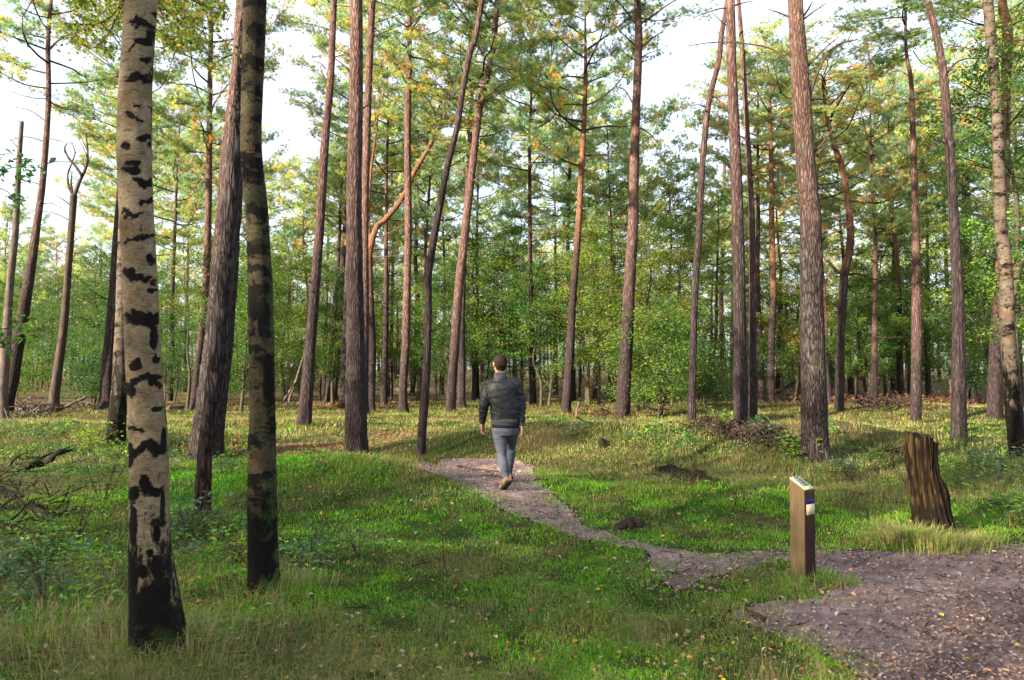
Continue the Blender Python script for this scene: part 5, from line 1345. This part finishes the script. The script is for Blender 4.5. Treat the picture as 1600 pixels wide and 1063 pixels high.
log('dead_stick', 'pale dead stub standing by the foot of the rust-topped pine', [(900, 652, 5, 0), (902, 640, 4.4, 1), (905, 628, 3.4, 1)], M_DEAD, 'stick', seed=18)
log('fallen_branch', 'dark forked branch on the ground left of the stump', [(1330, 705, 6, 0), (1365, 708, 6, 0), (1402, 706, 4, 0)], M_BRUSH, 'branch', seed=19, twigs=5)
log('fallen_branch', 'bare curving twig standing up before the thick rugged pine', [(1240, 706, 3, 0), (1226, 692, 2.6, 1), (1215, 676, 2, 1)], M_BARKTWIG, 'branch', seed=20, twigs=4)
log('fallen_branch', 'black stick in the grass at the left foot of the path tip', [(1170, 958, 9, 0), (1186, 966, 9, 0), (1196, 970, 6, 0)], M_BRUSH, 'branch', seed=21)
log('fallen_branch', 'thin dark root crossing the path near its far end', [(715, 729, 4, 0), (745, 735, 4, 0), (778, 738, 3, 0)], M_BRUSH, 'root', seed=22)

def brush(name, label, px0, px1, py0, py1, n, seed, hmax, L=(.3, .9), th=.012, mat=M_BRUSH):
    r = np.random.default_rng(seed); mb = MB()
    for k in range(n):
        px = r.uniform(px0, px1); py = py0 + (py1 - py0) * (px - px0) / (px1 - px0) + r.normal() * 5
        g = ground_hit(px, py + 0); env = math.sin(math.pi * min(.97, max(.03, (px - px0) / (px1 - px0)))) ** .6
        c = np.array(g) + np.array([r.normal() * .2, r.normal() * .35, r.uniform(.0, hmax) * env])
        a = r.uniform(0, np.pi) ; l = r.uniform(*L); d = np.array([math.cos(a), math.sin(a), r.normal() * .6]); d /= np.linalg.norm(d); l *= r.uniform(.4, 1)
        w = th * r.uniform(.4, 1.6)
        add_tube(mb, [c - d * l / 2, c + r.normal(size=3) * .04, c + d * l / 2], [w, w * .8, w * .4], 5, 5)
    return tag(mb.build(name, mat), label, 'brushwood', kind='stuff')
brush('brushwood', 'heap of dead twigs around the foot of the reddish pine', 1092, 1240, 662, 702, 460, 31, .15, (.2, .8), .009)
brush('brushwood', 'brown twig litter behind the tall straight pine', 915, 985, 650, 652, 90, 32, .12)
brush('brushwood', 'grey heap of dead branches at the far left', 15, 75, 645, 648, 120, 33, .40, (.5, 1.6), .018, M_DEAD)
brush('brushwood', 'scattered dead sticks behind the grey mottled birch', 90, 170, 642, 640, 60, 34, .3, (.5, 1.6), .016, M_DEAD)
brush('brushwood', 'reddish brushwood under the small three-stemmed tree', 1335, 1440, 634, 632, 170, 35, .3, (.5, 1.5), .02)
brush('brushwood', 'crumbled bark and twigs around the rotten log on the mound', 1018, 1115, 738, 752, 150, 36, .05, (.06, .28), .009)
brush('brushwood', 'dark twigs among the mossy branches at the left edge', -40, 85, 735, 805, 160, 37, .10, (.15, .6), .009)

def twigs(n, seed):
    r = np.random.default_rng(seed); mb = MB()
    x, y, d = sample_ground(n, r, 2.8, 16, 1.2)
    for a_, b_ in zip(x, y):
        l = r.uniform(.04, .22); t = r.uniform(0, 6.28); w = r.uniform(.002, .005)
        c = np.array([a_, b_, height(a_, b_) + .012]); dd = np.array([math.cos(t), math.sin(t), r.normal() * .08])
        add_tube(mb, [c - dd * l / 2, c + r.normal(size=3) * .008, c + dd * l / 2], [w, w, w * .5], 4, 4)
    tag(mb.build('twigs', M_BRUSH), 'little dead twigs lying scattered over path and turf', 'twigs', kind='stuff')
twigs(700, 71)
# brown bracken and leaf-covered ground in the back
def bracken(name, label, regions, seed, pal, size=.16):
    r = np.random.default_rng(seed); mb = MB()
    for (px, py, sx, sy, n, h) in regions:
        g = ground_hit(px, py)
        x = g.x + r.normal(size=n) * sx; y = g.y + r.normal(size=n) * sy
        z = height(x, y) + np.abs(r.normal(size=n)) * h
        cols = np.array(pal)[r.integers(len(pal), size=n)] * r.uniform(.6, 1.25, (n, 1))
        add_leaves(mb, np.stack([x, y, z], 1), size, cols, r, flat=.3, mi=0, asp=.4)
    return tag(mb.build(name, M_LITTER, smooth=False), label, 'bracken', kind='stuff')
bracken('bracken', 'reddish-brown withered bracken under the trees in the back', [(1400, 632, 2.6, 1.2, 2600, .18), (1330, 625, 1.5, 1.5, 500, .12), (1520, 625, 3, 1.5, 1000, .15), (510, 640, 1.0, .8, 350, .05), (600, 632, 1.6, 1.4, 300, .05), (940, 648, 1, .8, 250, .06), (60, 640, 2, 1.5, 300, .08)], 41, [(.17, .075, .045), (.13, .065, .04), (.20, .11, .06), (.09, .05, .035)])
bracken('leaf_litter', 'rusty leaf litter in the hollow between the mossy birch and the big pine', [(450, 700, .7, .35, 1800, .02), (520, 697, .8, .3, 1500, .02), (400, 690, .7, .3, 900, .02), (610, 684, .8, .4, 900, .02)], 42, [(.30, .16, .09), (.24, .11, .06), (.38, .25, .15)], .05)
bracken('undergrowth', 'low green undergrowth at the foot of the far trees', [(px, 612, 4.5, 4.0, 1500, .8) for px in range(20, 1640, 80)], 43, [(.06, .11, .025), (.09, .15, .03), (.05, .09, .03), (.14, .17, .04), (.17, .13, .06)], .13)

def ground_plants(name, label, regions, seed, pal, size):
    r = np.random.default_rng(seed); mb = MB()
    for (px, py, sx, sy, n, h) in regions:
        g = ground_hit(px, py); nc = max(4, n // 40)
        cx = g.x + r.normal(size=nc) * sx; cy = g.y + r.normal(size=nc) * sy
        ci = r.integers(nc, size=n)
        x = cx[ci] + r.normal(size=n) * .11; y = cy[ci] + r.normal(size=n) * .11
        k = path_sd(x, y) > .1; x, y = x[k], y[k]; m = len(x)
        z = height(x, y) + r.uniform(.02, 1, m) ** .7 * h * r.uniform(.5, 1.1, nc)[ci[k]]
        cols = np.array(pal)[r.integers(len(pal), size=nc)][ci[k]] * r.uniform(.6, 1.25, (m, 1))
        add_leaves(mb, np.stack([x, y, z], 1), size * (g.y / 7) ** .3, cols, r, flat=.9, mi=0, asp=.5)
    return tag(mb.build(name, M_GRASS, smooth=False), label, 'plants', kind='stuff')
ground_plants('undergrowth', 'low leafy green plants spreading through the grass', [(150, 745, .5, .6, 1500, .22), (60, 880, .5, .5, 900, .22), (120, 940, .25, .3, 500, .20), (300, 840, .25, .4, 500, .16), (30, 690, 1.2, .8, 1200, .25), (200, 700, .9, .7, 900, .22), (345, 730, .4, .5, 450, .18),
    (480, 870, .3, .3, 260, .08), (560, 860, .4, .4, 300, .07), (1560, 750, .6, .8, 1200, .24), (1500, 730, .8, .8, 700, .2), (1590, 810, .3, .4, 500, .2), (1210, 700, .5, .4, 500, .16), (1320, 740, .5, .5, 350, .14), (1000, 690, 1.2, .7, 700, .12), (1060, 665, 1.2, .8, 700, .2), (430, 690, 1.0, .5, 500, .12), (590, 760, .8, .5, 200, .06)],
    61, [(.10, .22, .07), (.13, .28, .04), (.08, .17, .07), (.16, .30, .05), (.10, .18, .11)], .05)
# ------------------------------------------------------------------ seedlings
def seedling(label, px, py, hpx, pal, nst, nl, leaf, seed, name='seedling', wide=.35):
    r = np.random.default_rng(seed); g = ground_hit(px, py); t = thing(name, label, 'seedling', g)
    h = hpx * g.y / F; st = MB(); lv = MB(); C = []; 
    for s in range(nst):
        a = r.uniform(0, 6.28); e = np.array([math.cos(a) * h * wide * r.uniform(.2, 1), math.sin(a) * h * wide * r.uniform(.2, 1), h * r.uniform(.7, 1)])
        P, _ = add_tube(st, [np.zeros(3) - np.array([0, 0, .03]), e * .5 + r.normal(size=3) * .02 * h, e], [.005, .004, .002], 5, 14)
        for k in range(nl):
            p = P[r.integers(4, 14)]; q = p + r.normal(size=3) * np.array([1, 1, .5]) * .13 * (h / .35) ** .5
            add_tube(st, [p, (p + q) / 2 + np.array([0, 0, .01]), q], [.0025, .002, .0015], 3, 3)
            n = r.integers(4, 9); C.append(q + r.normal(size=(n, 3)) * .05)
    C = np.concatenate(C); pp = np.array(LEAFPAL[pal])
    add_leaves(lv, C, leaf, pp[r.integers(len(pp), size=len(C))] * r.uniform(.8, 1.3, (len(C), 1)), r, flat=.9, mi=0, asp=.5)
    st.build('stem', M_BARKTWIG, t); lv.build('leaves', M_LEAF, t, smooth=False)
LEAFPAL['bluegrey'] = ([.09, .16, .10], [.07, .14, .08], [.12, .19, .12], [.05, .11, .05])
LEAFPAL['lime'] = ([.20, .36, .03], [.16, .32, .03], [.28, .40, .05], [.12, .26, .03])
seedling('bluish leafy seedling in the tall grass left of the pale birch', 70, 945, 120, 'bluegrey', 5, 9, .052, 1)
seedling('lone lime-green seedling with a few big leaves just left of the pale birch', 165, 955, 48, 'lime', 2, 3, .06, 2)
seedling('fresh green seedling clump behind the bluish one, left of the birch', 118, 850, 90, 'lime', 4, 7, .055, 3)
seedling('tall leafy clump between the fallen branches and the pale birch', 160, 790, 95, 'oak', 6, 9, .055, 4, wide=.6)
seedling('low leafy clump just right of the pale birch trunk', 290, 835, 60, 'bluegrey', 5, 8, .06, 5, wide=.9)
seedling('green seedling growing against the left side of the mossy birch', 370, 880, 48, 'lime', 3, 5, .06, 6)
seedling('leafy clump behind the rotten reddish trunk', 345, 715, 40, 'lime', 6, 8, .08, 7, wide=.9)
seedling('slender upright seedling alone in the middle of the turf', 702, 905, 76, 'bluegrey', 1, 9, .05, 8)
seedling('small seedling clump in the turf right of the mossy birch', 482, 870, 38, 'bluegrey', 4, 5, .045, 9, wide=.8)
seedling('low seedlings in the turf halfway between mossy birch and path', 560, 870, 60, 'bluegrey', 4, 6, .04, 10, wide=.7)
seedling('leafy seedling beside the brushwood heap, right of the reddish pine', 1195, 694, 38, 'bluegrey', 5, 7, .085, 11, wide=.8)
seedling('green seedling at the left foot of the thick rugged pine', 1232, 716, 28, 'lime', 4, 6, .08, 12, wide=.9)
seedling('spreading leafy seedlings at the right edge beyond the stump', 1560, 765, 80, 'bluegrey', 7, 9, .07, 13, wide=.8)
seedling('tall thin seedling behind the right edge seedlings', 1518, 740, 70, 'oak', 3, 8, .07, 14)
seedling('small green seedling right behind the rotten stump', 1495, 765, 40, 'lime', 4, 6, .06, 15, wide=.8)
seedling('leafy seedling in the long grass right of the marker post', 1322, 745, 30, 'bluegrey', 4, 6, .06, 16, wide=.9)
seedling('dark seedling at the far right edge of the turf', 1600, 820, 60, 'oak', 5, 8, .06, 17, wide=.8)
seedling('green seedlings at the foot of the grey mottled birch', 150, 705, 45, 'lime', 6, 8, .08, 18, wide=.9)

# ------------------------------------------------------------------ the walking man
def loft(mb, secs, seg=28, closed=True):
    """secs: (centre, rx, ry[, forward shift power]) horizontal rounded sections"""
    a = np.linspace(0, 2 * np.pi, seg, endpoint=False); V = []
    for s in secs:
        c, rx, ry = np.array(s[0], float), s[1], s[2]
        p = s[3] if len(s) > 3 else 2.0
        ca, sa = np.cos(a), np.sin(a)
        V.append(c + np.stack([np.sign(ca) * np.abs(ca) ** (2 / p) * rx, np.sign(sa) * np.abs(sa) ** (2 / p) * ry, np.zeros(seg)], 1))
    n = len(V); V = np.concatenate(V + [[secs[0][0]], [secs[-1][0]]])
    i = np.arange(n - 1)[:, None] * seg; j = np.arange(seg)[None]; jn = (j + 1) % seg
    fs = [np.stack([i + j, i + jn, i + seg + jn, i + seg + j], -1).reshape(-1, 4)]
    j = np.arange(seg); jn = (j + 1) % seg
    fs.append(np.stack([np.full(seg, n * seg), jn, j], 1)); fs.append(np.stack([np.full(seg, n * seg + 1), (n - 1) * seg + j, (n - 1) * seg + jn], 1))
    mb.add(V, fs)
def ball(mb, c, r3, n=14):
    zs = np.sin(np.linspace(-math.pi / 2 * .97, math.pi / 2 * .97, n)); c = np.array(c, float)
    loft(mb, [(c + np.array([0, 0, z * r3[2]]), r3[0] * math.sqrt(1 - z * z), r3[1] * math.sqrt(1 - z * z)) for z in zs], 20)
def fuse(mb, name, mat, parent, voxel=.008, smooth=3, disp=None):
    """one continuous surface out of overlapping volumes"""
    o = mb.build('tmp', mat)
    m = o.modifiers.new('r', 'REMESH'); m.mode = 'VOXEL'; m.voxel_size = voxel; m.use_smooth_shade = True
    s = o.modifiers.new('s', 'SMOOTH'); s.iterations = smooth; s.factor = .5
    dg = bpy.context.evaluated_depsgraph_get()
    me = bpy.data.meshes.new_from_object(o.evaluated_get(dg)); me.name = name
    old = o.data; bpy.data.objects.remove(o); bpy.data.meshes.remove(old)
    if disp is not None:
        n = len(me.vertices); co = np.zeros(n * 3, np.float32); no = np.zeros(n * 3, np.float32)
        me.vertices.foreach_get('co', co); me.vertices.foreach_get('normal', no)
        co = co.reshape(-1, 3); no = no.reshape(-1, 3)
        co = co + no * disp(co)[:, None]; me.vertices.foreach_set('co', co.astype(np.float32).ravel()); me.update()
    if not me.materials: me.materials.append(mat)
    r = bpy.data.objects.new(name, me); COL.objects.link(r); r.parent = parent
    me.polygons.foreach_set('use_smooth', np.ones(len(me.polygons), bool))
    return r
def make_man():
    b = ground_hit(790, 766); D = b.y
    t = thing('person', 'man in black jacket, grey jeans and tan shoes walking away along the path', 'man', b)
    def J(px, py, dy=0.0):       # joint: where it is in the photo, moved dy metres ahead
        v = at(px, py, D + dy) - b; return np.array(v)
    skin = simple('skin', (.38, .20, .14), .5, .15, 30, bump_s=.1, bd=.001)
    hairm = simple('short_brown_hair', (.026, .016, .013), .7, .5, 90, bump_s=.6, bd=.003)
    jack, nt, bs = nodes('black_jacket')
    c = coords(nt); nn = noise_t(nt, c, 16, 5, .6, .8)
    nt.links.new(mixc(nt, nn, (.006, .008, .011), (.009, .011, .015)), bs.inputs['Base Color']); bs.inputs['Roughness'].default_value = .58
    bs.inputs['Specular IOR Level'].default_value = .3; bump(nt, bs, nn, .5, .01)
    rib = simple('grey_ribbed_knit', (.055, .062, .072), .85, .3, 60, (1, 1, .1), .8, .004)
    jean, nt, bs = nodes('grey_blue_denim')
    c = coords(nt); nn = noise_t(nt, coords(nt, (1, 1, 1.6)), 11, 5, .65, .5); f2 = noise_t(nt, c, 220, 2, .5)
    col = mixc(nt, ramp(nt, nn, [(.3, 0.0), (.7, 1.0)]), (.042, .048, .068), (.090, .098, .130)); col = mixc(nt, .25, col, mixc(nt, f2, (.035, .04, .055), (.13, .14, .17)))
    nt.links.new(col, bs.inputs['Base Color']); bs.inputs['Roughness'].default_value = .85; bump(nt, bs, nn, .6, .015)
    shoe_m = simple('tan_suede', (.28, .18, .11), .8, .35, 26)
    sole_m = simple('dark_sole', (.035, .028, .025), .8, .3, 20)
    shirt_m = simple('dark_shirt', (.012, .013, .02), .8, .2, 20)
    # joints
    head = J(781, 569); neck = J(781.5, 588); chest = J(785, 612); 
    shL, shR = J(764, 600), J(806.5, 600)
    elL, elR = J(756.5, 631, -.04), J(814, 631, .02)
    wrL, wrR = J(753.5, 660, .06), J(814.5, 663, -.02)
    hipL, hipR = J(779.5, 668), J(799, 668)
    knL, knR = J(784, 709, .02), J(796.5, 707, .30)
    anL, anR = J(791, 748, -.02), J(794.5, 744, .50)
    groundR = height(b.x + anR[0], b.y + anR[1]) - b.z
    anR[2] = groundR + .09
    knR = (hipR + anR) / 2 + np.array([0.01, .10, .02])
    up = np.array([0, 0, 1.0])
    # body: one continuous skin surface
    mb = MB()
    yaw = R(22)                    # head turned a little to the left
    fw = np.array([-math.sin(yaw), math.cos(yaw), 0]); sd_ = np.array([math.cos(yaw), math.sin(yaw), 0])
    def H(f, s, u): return head + fw * f + sd_ * s + up * u
    for (f, u, rr3) in ((-.012, .035, (.081, .096, .080)), (.0, .0, (.078, .092, .088)), (.018, -.045, (.064, .074, .068))): ball(mb, H(f, 0, u), rr3)
    ball(mb, H(.035, 0, -.082), (.045, .050, .032))                                             # jaw
    add_tube(mb, [H(.085, 0, .012), H(.108, 0, -.018), H(.098, 0, -.032)], [.010, .015, .012], 8, 8)   # nose
    add_tube(mb, [H(.082, -.022, -.055), H(.090, 0, -.052), H(.082, .022, -.055)], [.006, .008, .006], 8, 8)   # mouth
    add_tube(mb, [H(.080, -.035, .028), H(.090, 0, .026), H(.080, .035, .028)], [.010, .010, .010], 8, 8)      # brow
    for s in (-1, 1):
        add_tube(mb, [H(.0, s * .078, .022), H(-.012, s * .088, .012), H(-.008, s * .084, -.022), H(.004, s * .076, -.03)], [.008, .012, .010, .006], 8, 12)   # ears
    add_tube(mb, [H(-.01, 0, -.05), neck, neck * .4 + chest * .6], [.058, .060, .075], 16, 12)
    loft(mb, [(hipL * .5 + hipR * .5 - up * .07, .13, .10), (hipL * .5 + hipR * .5 + up * .06, .155, .105), (chest * .4 + (hipL + hipR) * .3, .135, .095), (chest, .165, .11), (chest + up * .10, .15, .09), (neck - up * .03, .07, .06)])
    for (s, e, w) in ((shL, elL, wrL), (shR, elR, wrR)):
        add_tube(mb, [chest + (s - chest) * .4 + up * .06, s, (s + e) / 2, e, (e + w) / 2, w], [.05, .052, .044, .038, .035, .027], 14, 30)
    for (h, k, a) in ((hipL, knL, anL), (hipR, knR, anR)):
        add_tube(mb, [h + up * .03, h * .6 + k * .4, k, k * .6 + a * .4 + np.array([0, -.02, 0]), a], [.080, .064, .040, .038, .030], 16, 30)
    def foot_pts(a, dirn, zt):
        heel = a + np.array([0, 0, -.055]) - dirn * .04; return heel
    # hands: palm, four unequal bent fingers, thumb from the side of the palm
    for (w, s, tilt) in ((wrL, 1, np.array([-.01, .03, 0])), (wrR, -1, np.array([0, .01, 0]))):
        dn = np.array([0, .10, -1.0]); dn /= np.linalg.norm(dn)
        th_side = np.array([s * .35, .93, 0])          # thumb points ahead, palms face the thighs
        inw = np.array([s * .93, -.35, 0])
        palm0 = w + dn * .02; palm1 = w + dn * .095
        for k in (-1, 0, 1):
            add_tube(mb, [w + dn * .0, palm0 + th_side * .018 * k, palm1 + th_side * .026 * k], [.022, .017, .013], 10, 8)
        for k, ln in enumerate((.062, .074, .080, .070)):
            base = palm1 + th_side * (-.030 + .020 * k); q1 = base + dn * ln * .42 + inw * .006; q2 = q1 + dn * ln * .28 + inw * .016; q3 = q2 + dn * ln * .14 + inw * .020
            add_tube(mb, [base - dn * .015, q1, q2, q3], [.0098, .0088, .0080, .0068], 8, 10)
        tb0 = palm0 + dn * .022 + th_side * .026; add_tube(mb, [tb0, tb0 + dn * .026 + th_side * .018 + inw * .006, tb0 + dn * .052 + th_side * .020 + inw * .014], [.013, .011, .008], 8, 9)
    body = fuse(mb, 'body', skin, t, .0055, 2)
    em, _, eb = nodes('eye_white'); eb.inputs['Base Color'].default_value = (.6, .58, .55, 1); eb.inputs['Roughness'].default_value = .2
    for s in (-1, 1):
        mb = MB(); ball(mb, H(.079, s * .032, .008), (.011, .011, .009), 8); mb.build('eye', em, t)
    # hair: short crop over crown and nape
    mb = MB()
    ball(mb, H(-.020, 0, .040), (.089, .097, .085)); ball(mb, H(-.034, 0, -.006), (.083, .077, .068)); ball(mb, H(-.032, 0, -.050), (.064, .060, .042))
    fuse(mb, 'hair', hairm, t, .006, 2, lambda p: (vnoise(p * 60, 3) - .5) * .007)
    # trousers
    mb = MB(); hc = (hipL + hipR) / 2
    loft(mb, [(hc - up * .10, .130, .105), (hc - up * .03, .160, .125), (hc + up * .05, .160, .122), (hc + up * .12, .150, .112)])
    for (h, k, a, ba) in ((hipL, knL, anL, -.03), (hipR, knR, anR, -.01)):
        kk = k; cal = k * .55 + a * .45 + np.array([0, -.025, 0])
        add_tube(mb, [h + up * .0 + np.array([0, -.012, 0]), h * .65 + k * .35, k + up * .03, k - up * .03, cal, a * .8 + k * .2, a + up * .005], [.100, .090, .066, .062, .062, .050, .052], 20, 44)
    def jd(p):
        n1 = (vnoise(p * np.array([9, 9, 26]), 4) - .5) * .012
        z = p[:, 2]; k = np.exp(-((z - .10) / .07) ** 2) + .6 * np.exp(-((z - .48) / .07) ** 2)
        return n1 * .5 + np.sin(z * 190 + p[:, 0] * 50 + vnoise(p * 14, 9) * 5) * .0045 * k
    fuse(mb, 'trousers', jean, t, .008, 3, jd)
    # jacket
    mb = MB()
    hem = hc + up * .085
    loft(mb, [(hem, .172, .130, 2.3), (hem + up * .08, .185, .140, 2.3), (hem + up * .18, .186, .142, 2.4), (chest - up * .05, .190, .142, 2.5), (chest + up * .06, .196, .138, 2.5), (chest + up * .11, .170, .118, 2.2), (neck - up * .065, .120, .095), (neck - up * .01, .080, .075)], 36)
    for (s, e, w, o) in ((shL, elL, wrL, -1), (shR, elR, wrR, 1)):
        add_tube(mb, [chest + (s - chest) * .40 + up * .075, s + up * -.005, s * .6 + e * .4 + np.array([o * .004, 0, 0]), e, e * .5 + w * .5, w * .9 + e * .1, w + up * .005], [.070, .072, .068, .062, .056, .047, .041], 20, 44)
    def jk(p):
        n1 = (vnoise(p * np.array([11, 11, 22]), 5) - .5) * .012 + (vnoise(p * np.array([26, 26, 40]), 6) - .5) * .005
        arm = np.clip((np.abs(p[:, 0] - chest[0]) - .17) / .04, 0, 1)
        return n1 + np.sin(p[:, 2] * 75 + p[:, 0] * 40 + vnoise(p * 12, 8) * 12) * .0028 * (arm + .3)
    jo = fuse(mb, 'jacket', jack, t, .009, 2, jk)
    q = MB(); hb = hem - up * .028
    loft(q, [(hb, .166, .126, 2.3), (hb + up * .004, .172, .131, 2.3), (hb + up * .050, .176, .134, 2.3), (hb + up * .056, .166, .126, 2.3)], 36); q.build('waistband', rib, jo)
    q = MB(); loft(q, [(neck - up * .040, .088, .082), (neck - up * .01, .083, .080), (neck + up * .040, .074, .074), (neck + up * .042, .062, .064)], 28); q.build('collar', rib, jo)
    for w, e in ((wrL, elL), (wrR, elR)):
        q = MB(); d = (w - e) / np.linalg.norm(w - e); add_tube(q, [w - d * .02, w + d * .022], [.041, .036], 20, 6); q.build('cuff', rib, jo)
    q = MB(); loft(q, [(hc + up * .0, .166, .128), (hc + up * .045, .166, .128)], 32); q.build('shirt_hem', shirt_m, t)
    # shoes: left rolls off its toe, right is planted ahead
    for (a, dirn, pitch, side) in ((anL, np.array([-.50, .86, 0]), 34, 1), (anR, np.array([.12, .99, 0]), 0, -1)):
        dirn = dirn / np.linalg.norm(dirn); lat = np.array([dirn[1], -dirn[0], 0])
        cpt, spt = math.cos(R(pitch)), math.sin(R(pitch))
        fd = dirn * cpt - up * spt; nu = up * cpt + dirn * spt
        heel = a - nu * .070 - fd * .055
        def Q(f, s, u): return heel + fd * f + lat * s + nu * u
        mb = MB()
        for (f, w, hh) in ((.03, .034, .040), (.075, .036, .045), (.13, .042, .034), (.185, .046, .027), (.235, .040, .022)):
            for s in (-.35, .35): add_tube(mb, [Q(f - .03, s * w, hh * .95 + .008), Q(f + .03, s * w, hh * .9 + .008)], [hh * .9, hh * .8], 12, 6)
        add_tube(mb, [Q(.055, 0, .04), a + up * .0], [.045, .042], 14, 8)
        so = fuse(mb, 'shoe', shoe_m, t, .007, 2)
        pts = [(-.01, .030), (.02, .037), (.08, .034), (.14, .041), (.20, .048), (.245, .042), (.275, .022)]
        ring = [(f, w) for f, w in pts] + [(f, -w) for f, w in reversed(pts)]
        q = MB(); n = len(ring)
        V = np.array([Q(f, s, -.014) for f, s in ring] + [Q(f, s, .012) for f, s in ring]); i = np.arange(n)
        q.add(V, [np.stack([i, (i + 1) % n, n + (i + 1) % n, n + i], 1), np.arange(n)[None, ::-1], np.arange(n, 2 * n)[None]]); q.build('sole', sole_m, so, smooth=False)
    return t
make_man()
